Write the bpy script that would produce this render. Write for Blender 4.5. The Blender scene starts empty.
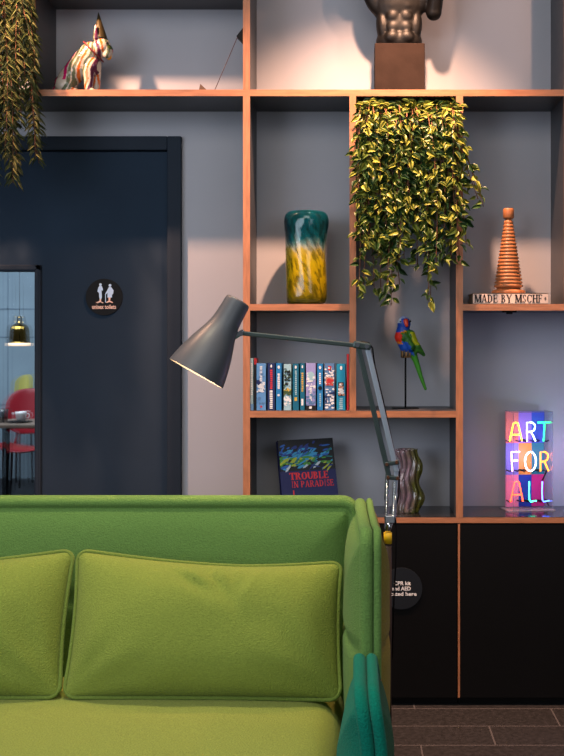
import bpy, bmesh, math, random
from mathutils import Vector, Matrix, Euler, noise

random.seed(7)
C = bpy.context.scene.collection
CAMY, CAMZ, VX, VY, F = -3.96, 1.31, 355.0, 342.0, 1100.0
PI = math.pi


def sc(Y):
    return (Y - CAMY) / F


def X(px, Y=0.0):
    return (px - VX) * sc(Y)


def Z(py, Y=0.0):
    return CAMZ - (py - VY) * sc(Y)


def rgb(r, g, b):
    f = lambda c: (c / 255 / 12.92) if c / 255 <= .04045 else ((c / 255 + .055) / 1.055) ** 2.4
    return (f(r), f(g), f(b))


# ------------------------------------------------------------------ materials
MATS = {}


def M(name, col=(.5, .5, .5), rough=.5, metal=0., var=.06, scale=12., bump=0., bscale=150., emit=0., emcol=None,
      trans=0., ior=1.45, attr=False, sheen=0., stretch=None, coat=0., alpha=1., spec=.5):
    if name in MATS:
        return MATS[name]
    m = bpy.data.materials.new(name)
    m.use_nodes = True
    nt = m.node_tree
    b = nt.nodes['Principled BSDF']
    L = nt.links.new
    tc = nt.nodes.new('ShaderNodeTexCoord')
    mp = nt.nodes.new('ShaderNodeMapping')
    L(tc.outputs['Object'], mp.inputs['Vector'])
    if stretch:
        mp.inputs['Scale'].default_value = stretch
    nz = nt.nodes.new('ShaderNodeTexNoise')
    nz.inputs['Scale'].default_value = scale
    nz.inputs['Detail'].default_value = 5
    L(mp.outputs['Vector'], nz.inputs['Vector'])
    hs = nt.nodes.new('ShaderNodeHueSaturation')
    mr = nt.nodes.new('ShaderNodeMapRange')
    mr.inputs['From Min'].default_value = .25
    mr.inputs['From Max'].default_value = .75
    mr.inputs['To Min'].default_value = 1 - var
    mr.inputs['To Max'].default_value = 1 + var
    L(nz.outputs['Fac'], mr.inputs['Value'])
    L(mr.outputs['Result'], hs.inputs['Value'])
    if attr:
        at = nt.nodes.new('ShaderNodeAttribute')
        at.attribute_name = 'Col'
        L(at.outputs['Color'], hs.inputs['Color'])
    else:
        hs.inputs['Color'].default_value = (*col, 1)
    L(hs.outputs['Color'], b.inputs['Base Color'])
    b.inputs['Roughness'].default_value = rough
    b.inputs['Metallic'].default_value = metal
    b.inputs['IOR'].default_value = ior
    b.inputs['Transmission Weight'].default_value = trans
    b.inputs['Sheen Weight'].default_value = sheen
    b.inputs['Coat Weight'].default_value = coat
    b.inputs['Alpha'].default_value = alpha
    b.inputs['Specular IOR Level'].default_value = spec
    if emit:
        b.inputs['Emission Color'].default_value = (*(emcol or col), 1)
        b.inputs['Emission Strength'].default_value = emit
    if bump:
        n2 = nt.nodes.new('ShaderNodeTexNoise')
        n2.inputs['Scale'].default_value = bscale
        n2.inputs['Detail'].default_value = 3
        L(mp.outputs['Vector'], n2.inputs['Vector'])
        bp = nt.nodes.new('ShaderNodeBump')
        bp.inputs['Strength'].default_value = bump
        bp.inputs['Distance'].default_value = .004
        L(n2.outputs['Fac'], bp.inputs['Height'])
        L(bp.outputs['Normal'], b.inputs['Normal'])
    MATS[name] = m
    return m


WALL = M('wall_paint', rgb(170, 170, 178), .85, var=.03, scale=3, bump=.05, bscale=300)
WOOD = M('plywood_edge', rgb(162, 109, 78), .45, var=.28, scale=9, stretch=(1.5, 12, 12), bump=.1, bscale=60)
WOODV = M('plywood_edge_upright', rgb(162, 109, 78), .45, var=.28, scale=9, stretch=(12, 12, 1.5), bump=.1, bscale=60)
LAM = M('charcoal_laminate', rgb(58, 58, 62), .4, var=.05)
GLOSS = M('black_gloss_laminate', rgb(24, 25, 28), .12, var=.05)
BLACK = M('black_lacquer', rgb(6, 6, 8), .5, var=.1, spec=.2)
DOORB = M('blue_black_paint', rgb(33, 47, 63), .8, var=.08, spec=.2, scale=5)
FRAMEB = M('frame_blue_black', rgb(29, 39, 52), .7, spec=.25, var=.06)


def fabric(name, col, var=.16):
    return M(name, col, .95, var=var, scale=230, bump=.8, bscale=260, sheen=.06, spec=.12)


GREEN = fabric('green_wool', rgb(98, 132, 68))
LIME = fabric('lime_wool', rgb(148, 156, 72))
CUSH = fabric('cushion_wool', rgb(128, 142, 62))
PIPE = fabric('piping_wool', rgb(112, 130, 58))
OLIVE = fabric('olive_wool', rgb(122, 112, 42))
TEAL = fabric('teal_wool', rgb(6, 112, 92))
TEALD = fabric('deep_green_wool', rgb(26, 82, 52))


# ------------------------------------------------------------------ mesh builder
class MB:
    def __init__(s):
        s.bm = bmesh.new()
        s.mats = []
        s.cols = []

    def mi(s, m):
        if m not in s.mats:
            s.mats.append(m)
        return s.mats.index(m)

    def box(s, x0, x1, y0, y1, z0, z1, m, bev=0., front=None, mat=None):
        g = bmesh.ops.create_cube(s.bm, size=1)
        vs = g['verts']
        for v in vs:
            v.co = Vector(((x0 + x1) / 2 + v.co.x * (x1 - x0), (y0 + y1) / 2 + v.co.y * (y1 - y0),
                           (z0 + z1) / 2 + v.co.z * (z1 - z0)))
        fs = {f for v in vs for f in v.link_faces}
        i = s.mi(m)
        for f in fs:
            f.material_index = i
            if front is not None:
                f.normal_update()
                if f.normal.y < -.9:
                    f.material_index = s.mi(front)
        if bev:
            es = list({e for v in vs for e in v.link_edges})
            r = bmesh.ops.bevel(s.bm, geom=es, offset=bev, segments=2, affect='EDGES', profile=.5)
            vs = list({v for f in r['faces'] for v in f.verts} | {v for v in vs if v.is_valid})
        if mat is not None:
            for v in vs:
                v.co = mat @ v.co
        return vs

    def tube(s, path, r, m, n=8, closed=False, cap=True):
        path = [Vector(p) for p in path]
        rs = r if isinstance(r, (list, tuple)) else [r] * len(path)
        k = len(path)
        rings = []
        prev = None
        for i, p in enumerate(path):
            a = path[i - 1] if (i > 0 or closed) else p
            b = path[(i + 1) % k] if (i < k - 1 or closed) else p
            t = (b - a)
            if t.length < 1e-9:
                t = Vector((0, 0, 1))
            t.normalize()
            if prev is None:
                ref = Vector((0, 1, 0)) if abs(t.y) < .9 else Vector((1, 0, 0))
                u = t.cross(ref).normalized()
            else:
                u = (prev - t * prev.dot(t))
                u = u.normalized() if u.length > 1e-6 else t.orthogonal().normalized()
            prev = u
            w = t.cross(u)
            rings.append([s.bm.verts.new(p + (u * math.cos(2 * PI * j / n) + w * math.sin(2 * PI * j / n)) * rs[i])
                          for j in range(n)])
        i_m = s.mi(m)
        for i in range(k if closed else k - 1):
            A, B = rings[i], rings[(i + 1) % k]
            for j in range(n):
                f = s.bm.faces.new((A[j], A[(j + 1) % n], B[(j + 1) % n], B[j]))
                f.material_index = i_m
                f.smooth = True
        if cap and not closed:
            for R in (rings[0][::-1], rings[-1]):
                f = s.bm.faces.new(R)
                f.material_index = i_m

    def lathe(s, prof, m, origin=(0, 0, 0), n=40, mat=None, fn=None, smooth=True):
        """prof = [(r,z)]; fn(theta,r,z)->(r,z,dx)"""
        mat = mat or Matrix.Translation(origin)
        im = s.mi(m)
        rings = []
        for (r, z) in prof:
            if r < 1e-6:
                rings.append([s.bm.verts.new(mat @ Vector((0, 0, z)))])
                continue
            ring = []
            for j in range(n):
                a = 2 * PI * j / n
                rr, dx, dy = r, 0, 0
                if fn:
                    rr, dx, dy = fn(a, r, z)
                ring.append(s.bm.verts.new(mat @ Vector((rr * math.cos(a) + dx, rr * math.sin(a) + dy, z))))
            rings.append(ring)
        for A, B in zip(rings, rings[1:]):
            for j in range(n):
                if len(A) == 1 and len(B) == 1:
                    break
                if len(A) == 1:
                    vs = (A[0], B[(j + 1) % n], B[j])
                elif len(B) == 1:
                    vs = (A[j], A[(j + 1) % n], B[0])
                else:
                    vs = (A[j], A[(j + 1) % n], B[(j + 1) % n], B[j])
                f = s.bm.faces.new(vs)
                f.material_index = im
                f.smooth = smooth

    def poly(s, pts, m, smooth=False):
        f = s.bm.faces.new([s.bm.verts.new(Vector(p)) for p in pts])
        f.material_index = s.mi(m)
        f.smooth = smooth
        return f

    def mesh(s, me, m, mat=Matrix()):
        im = s.mi(m)
        vs = [s.bm.verts.new(mat @ v.co) for v in me.vertices]
        for p in me.polygons:
            try:
                f = s.bm.faces.new([vs[i] for i in p.vertices])
                f.material_index = im
                f.smooth = p.use_smooth
            except ValueError:
                pass

    def text(s, txt, size, m, mat, bold=0., spacing=1., align='CENTER', width=None):
        cu = bpy.data.curves.new('t', 'FONT')
        cu.body = txt
        cu.size = size
        cu.align_x = align
        cu.offset = bold
        cu.space_character = spacing
        cu.resolution_u = 3
        o = bpy.data.objects.new('t', cu)
        C.objects.link(o)
        dg = bpy.context.evaluated_depsgraph_get()
        dg.update()
        me = bpy.data.meshes.new_from_object(o.evaluated_get(dg))
        if width:
            xs = [v.co.x for v in me.vertices]
            k = width / (max(xs) - min(xs))
            for v in me.vertices:
                v.co.x *= k
        s.mesh(me, m, mat)
        bpy.data.objects.remove(o)
        bpy.data.curves.remove(cu)
        bpy.data.meshes.remove(me)

    def build(s, name, parent=None, at=None, local=False, smooth=None, colfn=None, merge=0., label=None, normals=True,
              autosmooth=None):
        if merge:
            bmesh.ops.remove_doubles(s.bm, verts=s.bm.verts, dist=merge)
        if normals:
            bmesh.ops.recalc_face_normals(s.bm, faces=s.bm.faces)
        me = bpy.data.meshes.new(name)
        if smooth is not None:
            for f in s.bm.faces:
                f.smooth = smooth
        s.bm.to_mesh(me)
        s.bm.free()
        for m in s.mats:
            me.materials.append(m)
        if colfn or s.cols:
            ca = me.color_attributes.new('Col', 'FLOAT_COLOR', 'POINT')
            for i, v in enumerate(me.vertices):
                c = s.cols[i] if s.cols else colfn(v.co)
                ca.data[i].color = (*c, 1)
        o = bpy.data.objects.new(name, me)
        C.objects.link(o)
        if parent is not None:
            o.parent = parent
            if not local:
                me.transform(Matrix.Translation(-wloc(parent)))
        elif at is not None:
            if not local:
                me.transform(Matrix.Translation(-Vector(at)))
            o.location = at
        if autosmooth:
            sharp_smooth(me, autosmooth)
        if label:
            o['label'] = label
        return o


def sharp_smooth(me, deg):
    bm = bmesh.new()
    bm.from_mesh(me)
    for f in bm.faces:
        f.smooth = True
    for e in bm.edges:
        if len(e.link_faces) == 2 and e.calc_face_angle(0) > math.radians(deg):
            e.smooth = False
    bm.to_mesh(me)
    bm.free()


def wloc(o):
    v = Vector(o.location)
    while o.parent:
        o = o.parent
        v += o.location
    return v


def thing(name, label, cat, loc=(0, 0, 0), rz=0, group=None, rot=None):
    o = bpy.data.objects.new(name, None)
    o.empty_display_size = .05
    C.objects.link(o)
    o.location = loc
    o.rotation_euler = rot or (0, 0, rz)
    o['label'] = label
    o['category'] = cat
    if group:
        o['group'] = group
    return o


def tag(o, label, cat, group=None):
    o['label'] = label
    o['category'] = cat
    if group:
        o['group'] = group
    return o


def struct(o):
    o['kind'] = 'structure'
    return o


def blob(ells, voxel, it=3, fac=.5):
    bm = bmesh.new()
    for e in ells:
        if e[0] == 'e':
            _, c, r, *rot = e
            mt = Matrix.Translation(c) @ (Euler(rot[0]).to_matrix().to_4x4() if rot else Matrix()) @ \
                Matrix.Diagonal((*r, 1))
            bmesh.ops.create_uvsphere(bm, u_segments=24, v_segments=14, radius=1, matrix=mt)
        else:
            _, a, ra, b, rb = e
            a, b = Vector(a), Vector(b)
            k = max(3, int((b - a).length / (.35 * min(ra, rb))))
            for i in range(k + 1):
                t = i / k
                bmesh.ops.create_uvsphere(bm, u_segments=16, v_segments=10, radius=ra + (rb - ra) * t,
                                          matrix=Matrix.Translation(a.lerp(b, t)))
    me = bpy.data.meshes.new('b')
    bm.to_mesh(me)
    bm.free()
    o = bpy.data.objects.new('b', me)
    C.objects.link(o)
    r = o.modifiers.new('r', 'REMESH')
    r.mode = 'VOXEL'
    r.voxel_size = voxel
    sm = o.modifiers.new('s', 'SMOOTH')
    sm.iterations = it
    sm.factor = fac
    dg = bpy.context.evaluated_depsgraph_get()
    dg.update()
    out = bpy.data.meshes.new_from_object(o.evaluated_get(dg))
    bpy.data.objects.remove(o)
    bpy.data.meshes.remove(me)
    for p in out.polygons:
        p.use_smooth = True
    return out


FACE = Matrix.Rotation(PI / 2, 4, 'X')      # text lying in XY -> standing, facing -Y


def facing(x, y, z):
    return Matrix.Translation((x, y, z)) @ FACE


# ------------------------------------------------------------------ room shell
WY = .27            # wall face behind the shelves

mb = MB()
DX0, DX1, DZ1 = -1.80, X(182, WY), Z(137, WY)
mb.box(-7, DX0, WY, WY + .12, 0, 3.3, WALL)
mb.box(DX1, 3.2, WY, WY + .12, 0, 3.3, WALL)
mb.box(DX0, DX1, WY, WY + .12, DZ1, 3.3, WALL)
struct(mb.build('wall_back', at=(0, WY, 0)))


def floor_mat():
    m = bpy.data.materials.new('dark_stone_tiles')
    m.use_nodes = True
    nt = m.node_tree
    b = nt.nodes['Principled BSDF']
    L = nt.links.new

    def mth(op, a, c=None):
        n = nt.nodes.new('ShaderNodeMath')
        n.operation = op
        for i, q in enumerate((a, c)):
            if q is None:
                continue
            if isinstance(q, (int, float)):
                n.inputs[i].default_value = q
            else:
                L(q, n.inputs[i])
        return n.outputs[0]
    tc = nt.nodes.new('ShaderNodeTexCoord')
    sp = nt.nodes.new('ShaderNodeSeparateXYZ')
    L(tc.outputs['Object'], sp.inputs[0])
    H, Ln = .178, .73
    v = mth('DIVIDE', mth('ADD', sp.outputs['Y'], .208), H)
    row = mth('FLOOR', v)
    fv = mth('FRACT', v)
    u = mth('DIVIDE', mth('SUBTRACT', mth('SUBTRACT', sp.outputs['X'], .70), mth('MULTIPLY', row, .243)), Ln)
    fu = mth('FRACT', u)
    gw = .0028
    g1 = mth('LESS_THAN', mth('MINIMUM', fv, mth('SUBTRACT', 1.0, fv)), gw / H)
    g2 = mth('LESS_THAN', mth('MINIMUM', fu, mth('SUBTRACT', 1.0, fu)), gw / Ln)
    g = mth('MAXIMUM', g1, g2)
    nz = nt.nodes.new('ShaderNodeTexNoise')
    nz.inputs['Scale'].default_value = 60
    nz.inputs['Detail'].default_value = 8
    L(tc.outputs['Object'], nz.inputs['Vector'])
    cr = nt.nodes.new('ShaderNodeValToRGB')
    cr.color_ramp.elements[0].position = .35
    cr.color_ramp.elements[0].color = (*rgb(17, 17, 20), 1)
    cr.color_ramp.elements[1].position = .72
    cr.color_ramp.elements[1].color = (*rgb(39, 38, 42), 1)
    L(nz.outputs['Fac'], cr.inputs['Fac'])
    mx = nt.nodes.new('ShaderNodeMix')
    mx.data_type = 'RGBA'
    L(g, mx.inputs[0])
    L(cr.outputs['Color'], mx.inputs[6])
    mx.inputs[7].default_value = (*rgb(70, 68, 72), 1)
    L(mx.outputs[2], b.inputs['Base Color'])
    b.inputs['Roughness'].default_value = .5
    bp = nt.nodes.new('ShaderNodeBump')
    bp.inputs['Strength'].default_value = .25
    L(nz.outputs['Fac'], bp.inputs['Height'])
    L(bp.outputs['Normal'], b.inputs['Normal'])
    return m


mb = MB()
mb.box(-7, 3.2, -5.5, 7.0, -.1, 0, floor_mat())
struct(mb.build('floor'))

# back room seen through the glass
CONC = M('concrete_blue', rgb(132, 152, 166), .9, var=.2, scale=1.6, bump=.1, bscale=40)
CONCL = M('concrete_joint', rgb(108, 128, 144), .9)
mb = MB()
mb.box(-7, 3.2, 6.6, 6.75, 0, 3.3, CONC)
for i in range(9):
    mb.box(-5.2 + .62 * i, -5.185 + .62 * i, 6.596, 6.602, 0, 3.3, CONCL)
for z in (.7, 1.35, 1.62, 2.2):
    mb.box(-7, 3.2, 6.596, 6.602, z, z + .012, CONCL)
struct(mb.build('wall_far', at=(0, 6.6, 0)))

# door with architrave, leaf, glazed side light
door = bpy.data.objects.new('door_1', None)
C.objects.link(door)
door.location = ((DX0 + DX1) / 2, WY, 0)
struct(door)
LX1, LZ1 = X(168, WY), Z(151, WY)
LX0 = DX0 + (DX1 - LX1)
GX0, GX1, GZ0, GZ1 = -1.66, X(41.5, WY), .12, Z(265, WY)
mb = MB()
for (a, b, z0, z1) in ((LX1, DX1, 0, DZ1), (DX0, LX0, 0, DZ1), (LX0, LX1, LZ1, DZ1)):
    mb.box(a, b, WY - .022, WY + .1, z0, z1, FRAMEB, bev=.004)
mb.build('architrave', door)
mb = MB()
Y0, Y1 = WY + .0, WY + .045
mb.box(GX1, LX1 - .003, Y0, Y1, .005, LZ1 - .003, DOORB)
mb.box(LX0 + .003, GX0, Y0, Y1, .005, LZ1 - .003, DOORB)
mb.box(GX0, GX1, Y0, Y1, GZ1, LZ1 - .003, DOORB)
mb.box(GX0, GX1, Y0, Y1, .005, GZ0, DOORB)
mb.build('leaf', door)
win = bpy.data.objects.new('window_1', None)
C.objects.link(win)
win.location = ((GX0 + GX1) / 2, WY, GZ0)
struct(win)
mb = MB()
fw = .024
for (a, b, z0, z1) in ((GX1 - fw, GX1, GZ0, GZ1), (GX0, GX0 + fw, GZ0, GZ1), (GX0, GX1, GZ1 - fw, GZ1),
                       (GX0, GX1, GZ0, GZ0 + fw)):
    mb.box(a, b, WY - .012, WY + .05, z0, z1, FRAMEB, bev=.003)
    mb.box(a + .007, b - .007, WY - .014, WY - .01, z0 + .007, z1 - .007, FRAMEB)
mb.build('window_frame', win)
GLASS = M('clear_glass', (.95, .98, 1), .0, trans=1., ior=1.02, var=0, alpha=.25)
mb = MB()
mb.box(GX0 + fw, GX1 - fw, WY + .016, WY + .022, GZ0 + fw, GZ1 - fw, GLASS)
mb.build('pane', win)

# ------------------------------------------------------------------ bookcase
bk = thing('bookcase', 'tall charcoal open bookcase with orange plywood edges bridging over the dark door', 'bookcase',
           (X(400), .13, 0))
BD0, BD1 = 0., WY - .002
SX = [X(243), X(250), X(349.5), X(356), X(456), X(463), X(564), X(571)]
S1b, S1t = Z(96), Z(89.5)
S0b = Z(-13)
S2b, S2t = Z(310.5), Z(304)
S4b, S4t = Z(417.5), Z(411)
S5b, S5t = Z(523), Z(517.5)
TOPZ = 2.95


def upright(x0, x1, z0, z1):
    mb = MB()
    mb.box(x0, x1, BD0, BD1, z0, z1, LAM, front=WOODV)
    return mb.build('upright', bk)


def shelf(x0, x1, z0, z1, top=None):
    mb = MB()
    mb.box(x0, x1, BD0 + .0005, BD1, z0, z1, LAM, front=WOOD)
    if top:
        mb.box(x0, x1, BD0 + .004, BD1, z1, z1 + .0015, top)
    return mb.build('shelf', bk)


XL = X(-170)
upright(SX[0], SX[1], 0, S1b)
upright(SX[0], SX[1], S1t, TOPZ)
upright(X(29.5), X(36), S1t, S0b)
upright(XL, XL + .024, S1t, S0b)
upright(SX[2], SX[3], S4t, S1b)
upright(SX[4], SX[5], S5t, S1b)
upright(SX[6], SX[7], S2t, S1b)
XR = X(676)
upright(XR - .025, XR, S5t, S1b)
upright(SX[6], SX[7], S1t, TOPZ)
shelf(XL, XR, S1b, S1t)
shelf(XL, SX[0], S0b, S0b + .023)
shelf(SX[0], SX[7], TOPZ, TOPZ + .023)
shelf(SX[1], SX[2], S2b, S2t)
shelf(SX[5], XR - .025, S2b, S2t)
shelf(SX[1], SX[4], S4b, S4t, LAM)
shelf(SX[1], XR, S5b, S5t, GLOSS)

# base cabinets
SEAM = X(459)
PLZ = Z(698)


def cabinet(x0, x1, label, edge):
    t = thing('base_cabinet', label, 'cabinet', ((x0 + x1) / 2, .13, 0), group='black base cabinets under the bookcase')
    mb = MB()
    mb.box(x0, x1, .022, WY - .003, PLZ, S5b - .001, BLACK)
    mb.box(x0, x1, .035, WY - .003, .0, PLZ, BLACK)
    mb.build('carcass', t)
    mb = MB()
    mb.box(x0 + (.004 if edge else 0), x1 - .004, .002, .021, PLZ + .001, S5b - .003, BLACK)
    mb.build('door', t)
    mb = MB()
    mb.box(x0, x1, .026, .0345, 0.0, PLZ - .003, BLACK)
    mb.build('plinth', t)
    if edge:
        mb = MB()
        mb.box(x0 - .0035, x0 + .0035, .0, .0215, PLZ + .001, S5b - .003, WOODV)
        mb.build('edge_strip', t, label='thin plywood edge strip beside the door')
    return t


cabinet(SX[1] + .001, SEAM - .0036, 'black flat-front base cabinet with round grey sign, under the striped wavy vase', False)
cabinet(SEAM, XR, 'plain black base cabinet below the neon sign', True)

# ------------------------------------------------------------------ signs
SGN = M('sign_black', rgb(15, 15, 17), .6, var=.04, spec=.2)
SGW = M('sign_white', rgb(235, 235, 240), .5, var=.0)
SGP = M('sign_pale_blue', rgb(190, 212, 240), .5, var=.05)
SGPK = M('sign_peach', rgb(235, 190, 170), .5, var=0)


def disc(mb, cx, y0, y1, cz, r, m, n=48):
    pr = [(0, 0), (r, 0), (r, y1 - y0), (0, y1 - y0)]
    mb.lathe(pr, m, mat=Matrix.Translation((cx, y1, cz)) @ Matrix.Rotation(PI / 2, 4, 'X'), n=n, smooth=False)


sy = WY - .006
cx, cz = X(104, sy), Z(297, sy)
u = sc(sy)
mb = MB()
disc(mb, cx, sy, WY - .0005, cz, 18.3 * u, SGN)
ft = sy - .0006


def px(mb, pts, m, cx0=104., cz0=297.):
    mb.poly([(cx + (a - cx0) * u, ft, cz - (b - cz0) * u) for a, b in pts], m)


def pcirc(mb, a, b, r, m, rx=1.):
    px(mb, [(a + r * rx * math.cos(t * PI / 6), b + r * math.sin(t * PI / 6)) for t in range(12)], m)


# two little classical figures
pcirc(mb, 100.5, 284.6, 1.35, SGP)
px(mb, [(99.3, 286), (101.8, 286), (103, 289), (102.6, 291), (101.6, 290), (101.9, 297), (101.4, 299), (99.7, 299),
        (99.2, 297), (99, 293), (97.4, 291.5), (98.2, 288)], SGP)
px(mb, [(99.7, 299), (101.2, 299), (101.1, 301.5), (103.4, 302.6), (102.8, 303.3), (100.6, 302), (97.8, 303.2), (95.6, 302.6),
        (99.4, 301)], SGPK)
pcirc(mb, 110, 285.4, 1.4, SGP)
px(mb, [(109, 287), (111.2, 287), (113.6, 290.4), (113.2, 293.5), (112, 295), (112, 297.5), (107.4, 297.5), (107.6, 293),
        (105.8, 294.5), (105.4, 293.4), (107.4, 290)], SGP)
px(mb, [(105.2, 294), (105.9, 294), (105.9, 302.5), (105.2, 302.5)], SGP)
px(mb, [(108.4, 297.5), (110.6, 297.5), (110.2, 300.8), (113, 302.2), (112.6, 303), (109.4, 302), (106.6, 303), (106, 302.2),
        (108.6, 300.6)], SGPK)
mb.text('unisex toilets', 6.0 * u, SGPK, facing(cx, ft, cz - (308.8 - 297) * u), bold=.0006, width=24 * u)
tag(mb.build('toilet_sign', at=(cx, WY, cz)), 'round black unisex toilets sign with two pale figures on the dark door', 'sign')

CPR = M('sign_slate', rgb(26, 32, 40), .7, var=.03, spec=.15)
cx, cz = X(401.5), Z(588.5)
u = sc(0.)
mb = MB()
disc(mb, cx, -.002, .0015, cz, 20.8 * u, CPR)
for i, tx in enumerate(('CPR kit', 'and AED', 'located here')):
    mb.text(tx, 5.3 * u, SGW, facing(cx + (0.6, .0, -.5)[i] * u, -.0027, cz - (584.9 - 588.5 + 5.3 * i) * u), bold=.0005,
            width=(17, 18.5, 31)[i] * u)
tag(mb.build('cpr_sign', at=(cx, .0, cz)), 'round slate CPR kit and AED sign on the black cabinet door', 'sign')


# ------------------------------------------------------------------ serif letters (flat polygons)
def serif(mb, ch, x, z, y, w, h, m, th=.2, tn=.08, xf=None):
    """draws one capital with its left foot at x, baseline z; returns nothing"""
    xf = xf or (lambda a, b: (x + a * w, y, z + b * h))

    def P(pts):
        mb.poly([xf(a, b) for a, b in pts], m)

    def seg(x0, y0, x1, y1, t):
        dx, dy = x1 - x0, y1 - y0
        if abs(dy) < 1e-6:
            q = t * .6
            P([(x0, y0 - q / 2), (x1, y0 - q / 2), (x1, y0 + q / 2), (x0, y0 + q / 2)])
        else:
            P([(x0 - t / 2, y0), (x0 + t / 2, y0), (x1 + t / 2, y1), (x1 - t / 2, y1)])

    def arc(cx, cy, rx, ry, a0, a1, n=14):
        for i in range(n):
            A = math.radians(a0 + (a1 - a0) * i / n)
            B = math.radians(a0 + (a1 - a0) * (i + 1) / n)
            wa = tn * .5 + (th - tn * .5) * abs(math.cos(A))
            wb = tn * .5 + (th - tn * .5) * abs(math.cos(B))
            P([(cx + rx * math.cos(A), cy + ry * math.sin(A)), (cx + rx * math.cos(B), cy + ry * math.sin(B)),
               (cx + (rx - wb) * math.cos(B), cy + (ry - tn * .7) * math.sin(B)),
               (cx + (rx - wa) * math.cos(A), cy + (ry - tn * .7) * math.sin(A))])

    def sf(cx, cy, ww=.3):
        q = tn * .35
        cy = min(max(cy, q), 1 - q)
        P([(cx - ww / 2, cy - q), (cx + ww / 2, cy - q), (cx + ww / 2, cy + q), (cx - ww / 2, cy + q)])

    def stem(cx, t=th):
        seg(cx, 0, cx, 1, t)
        sf(cx, 0, t + .18)
        sf(cx, 1, t + .18)
    if ch == 'M':
        stem(.1, tn); stem(.88, th); seg(.14, 1, .48, .02, th); seg(.84, 1, .48, .02, tn)
    elif ch == 'A':
        seg(.1, 0, .46, 1, tn); seg(.84, 0, .48, 1, th); seg(.24, .33, .72, .33, tn); sf(.1, 0); sf(.84, 0, .34)
    elif ch == 'D':
        stem(.18); arc(.3, .5, .62, .5, -90, 90); seg(.18, .04, .34, .04, tn); seg(.18, .96, .34, .96, tn)
    elif ch in 'EF':
        stem(.18); seg(.2, .96, .82, .96, tn); seg(.2, .52, .65, .52, tn); seg(.82, .78, .82, 1, tn); seg(.65, .4, .65, .64, tn)
        if ch == 'E':
            seg(.2, .04, .86, .04, tn); seg(.86, 0, .86, .24, tn)
    elif ch == 'B':
        stem(.18); arc(.35, .75, .42, .25, -90, 90, 10); arc(.35, .26, .52, .26, -90, 90, 10)
        for q in (.04, .52, .96):
            seg(.18, q, .4, q, tn)
    elif ch == 'P':
        stem(.18); arc(.35, .72, .5, .28, -90, 90, 10); seg(.18, .46, .4, .46, tn); seg(.18, .96, .4, .96, tn)
    elif ch == 'R':
        stem(.18); arc(.35, .74, .46, .26, -90, 90, 10); seg(.18, .5, .4, .5, tn); seg(.18, .96, .4, .96, tn)
        seg(.84, 0, .48, .5, th); sf(.86, 0, .24)
    elif ch == 'Y':
        seg(.12, 1, .5, .45, th); seg(.88, 1, .5, .45, tn); seg(.5, 0, .5, .48, th); sf(.5, 0, .4); sf(.12, 1, .36); sf(.88, 1)
    elif ch == 'S':
        arc(.5, .74, .36, .26, 30, 270, 12); arc(.5, .25, .38, .25, 90, -150, 12); seg(.82, .72, .82, .98, tn)
        seg(.16, .02, .16, .28, tn)
    elif ch == 'C':
        arc(.54, .5, .5, .5, 40, 320, 18); seg(.9, .68, .9, .98, tn)
    elif ch == 'H':
        stem(.18); stem(.82); seg(.18, .5, .82, .5, tn)
    elif ch == 'T':
        stem(.5); seg(.05, .96, .95, .96, tn); seg(.06, .74, .06, 1, tn); seg(.94, .74, .94, 1, tn)
    elif ch == 'O':
        arc(.5, .5, .5, .5, 0, 360, 22)
    elif ch == 'U':
        seg(.18, .34, .18, 1, th); seg(.84, .34, .84, 1, tn); arc(.5, .34, .42, .34, 180, 360, 10); sf(.18, 1, .38); sf(.84, 1)
    elif ch == 'L':
        stem(.2); seg(.2, .04, .86, .04, tn); seg(.86, 0, .86, .28, tn)
    elif ch == 'I':
        stem(.5)
    elif ch == 'N':
        seg(.14, 0, .14, 1, tn); seg(.86, 0, .86, 1, tn); seg(.14, 1, .86, 0, th); sf(.14, 0); sf(.14, 1); sf(.86, 1)
    elif ch == '+':
        seg(.2, .5, .8, .5, tn); seg(.5, .2, .5, .8, tn); seg(.3, .3, .7, .7, tn * .7); seg(.7, .3, .3, .7, tn * .7)


def serif_line(mb, s, x0, x1, z, y, h, m, th=.2, tn=.08, xfm=None, gap=.18):
    wd = {'I': .5, 'M': 1.25, ' ': .45, 'L': .85, 'E': .85, 'F': .8, 'S': .75, 'P': .9, 'B': .9}
    ws = [wd.get(c, 1.) for c in s]
    tot = sum(ws) + gap * (len(s) - 1)
    k = (x1 - x0) / tot
    x = x0
    for c, w in zip(s, ws):
        if c != ' ':
            if xfm:
                serif(mb, c, 0, 0, 0, 0, 0, m, th, tn,
                      xf=lambda a, b, x=x, w=w: xfm(x + a * w * k, z + b * h))
            else:
                serif(mb, c, x, z, y, w * k, h, m, th, tn)
        x += (w + gap) * k


# ------------------------------------------------------------------ things on shelves
# paperbacks
PAGES = M('book_pages', rgb(205, 196, 178), .9, var=.1, scale=200)


def bmat(name, c, rough=.45):
    return M('spine_' + name, rgb(*c), rough, var=.08, scale=60)


BW, BN, BK = bmat('white', (225, 230, 235)), bmat('navy', (22, 40, 92)), bmat('black', (16, 16, 20))
BR, BA, BC = bmat('red', (196, 44, 50)), bmat('azure', (30, 118, 182)), bmat('cyan', (24, 138, 178))
BL, BT, BG = bmat('light_blue', (96, 150, 205)), bmat('teal', (14, 98, 130)), bmat('green', (60, 84, 52))
BV, BY, BS = bmat('lavender', (148, 148, 205)), bmat('yellow', (198, 168, 70)), bmat('slate_blue', (84, 124, 172))
BPK, BPALE, BSKIN = bmat('pinkish_red', (206, 52, 58)), bmat('pale_aqua', (150, 190, 205)), bmat('skin', (180, 128, 110))


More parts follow.
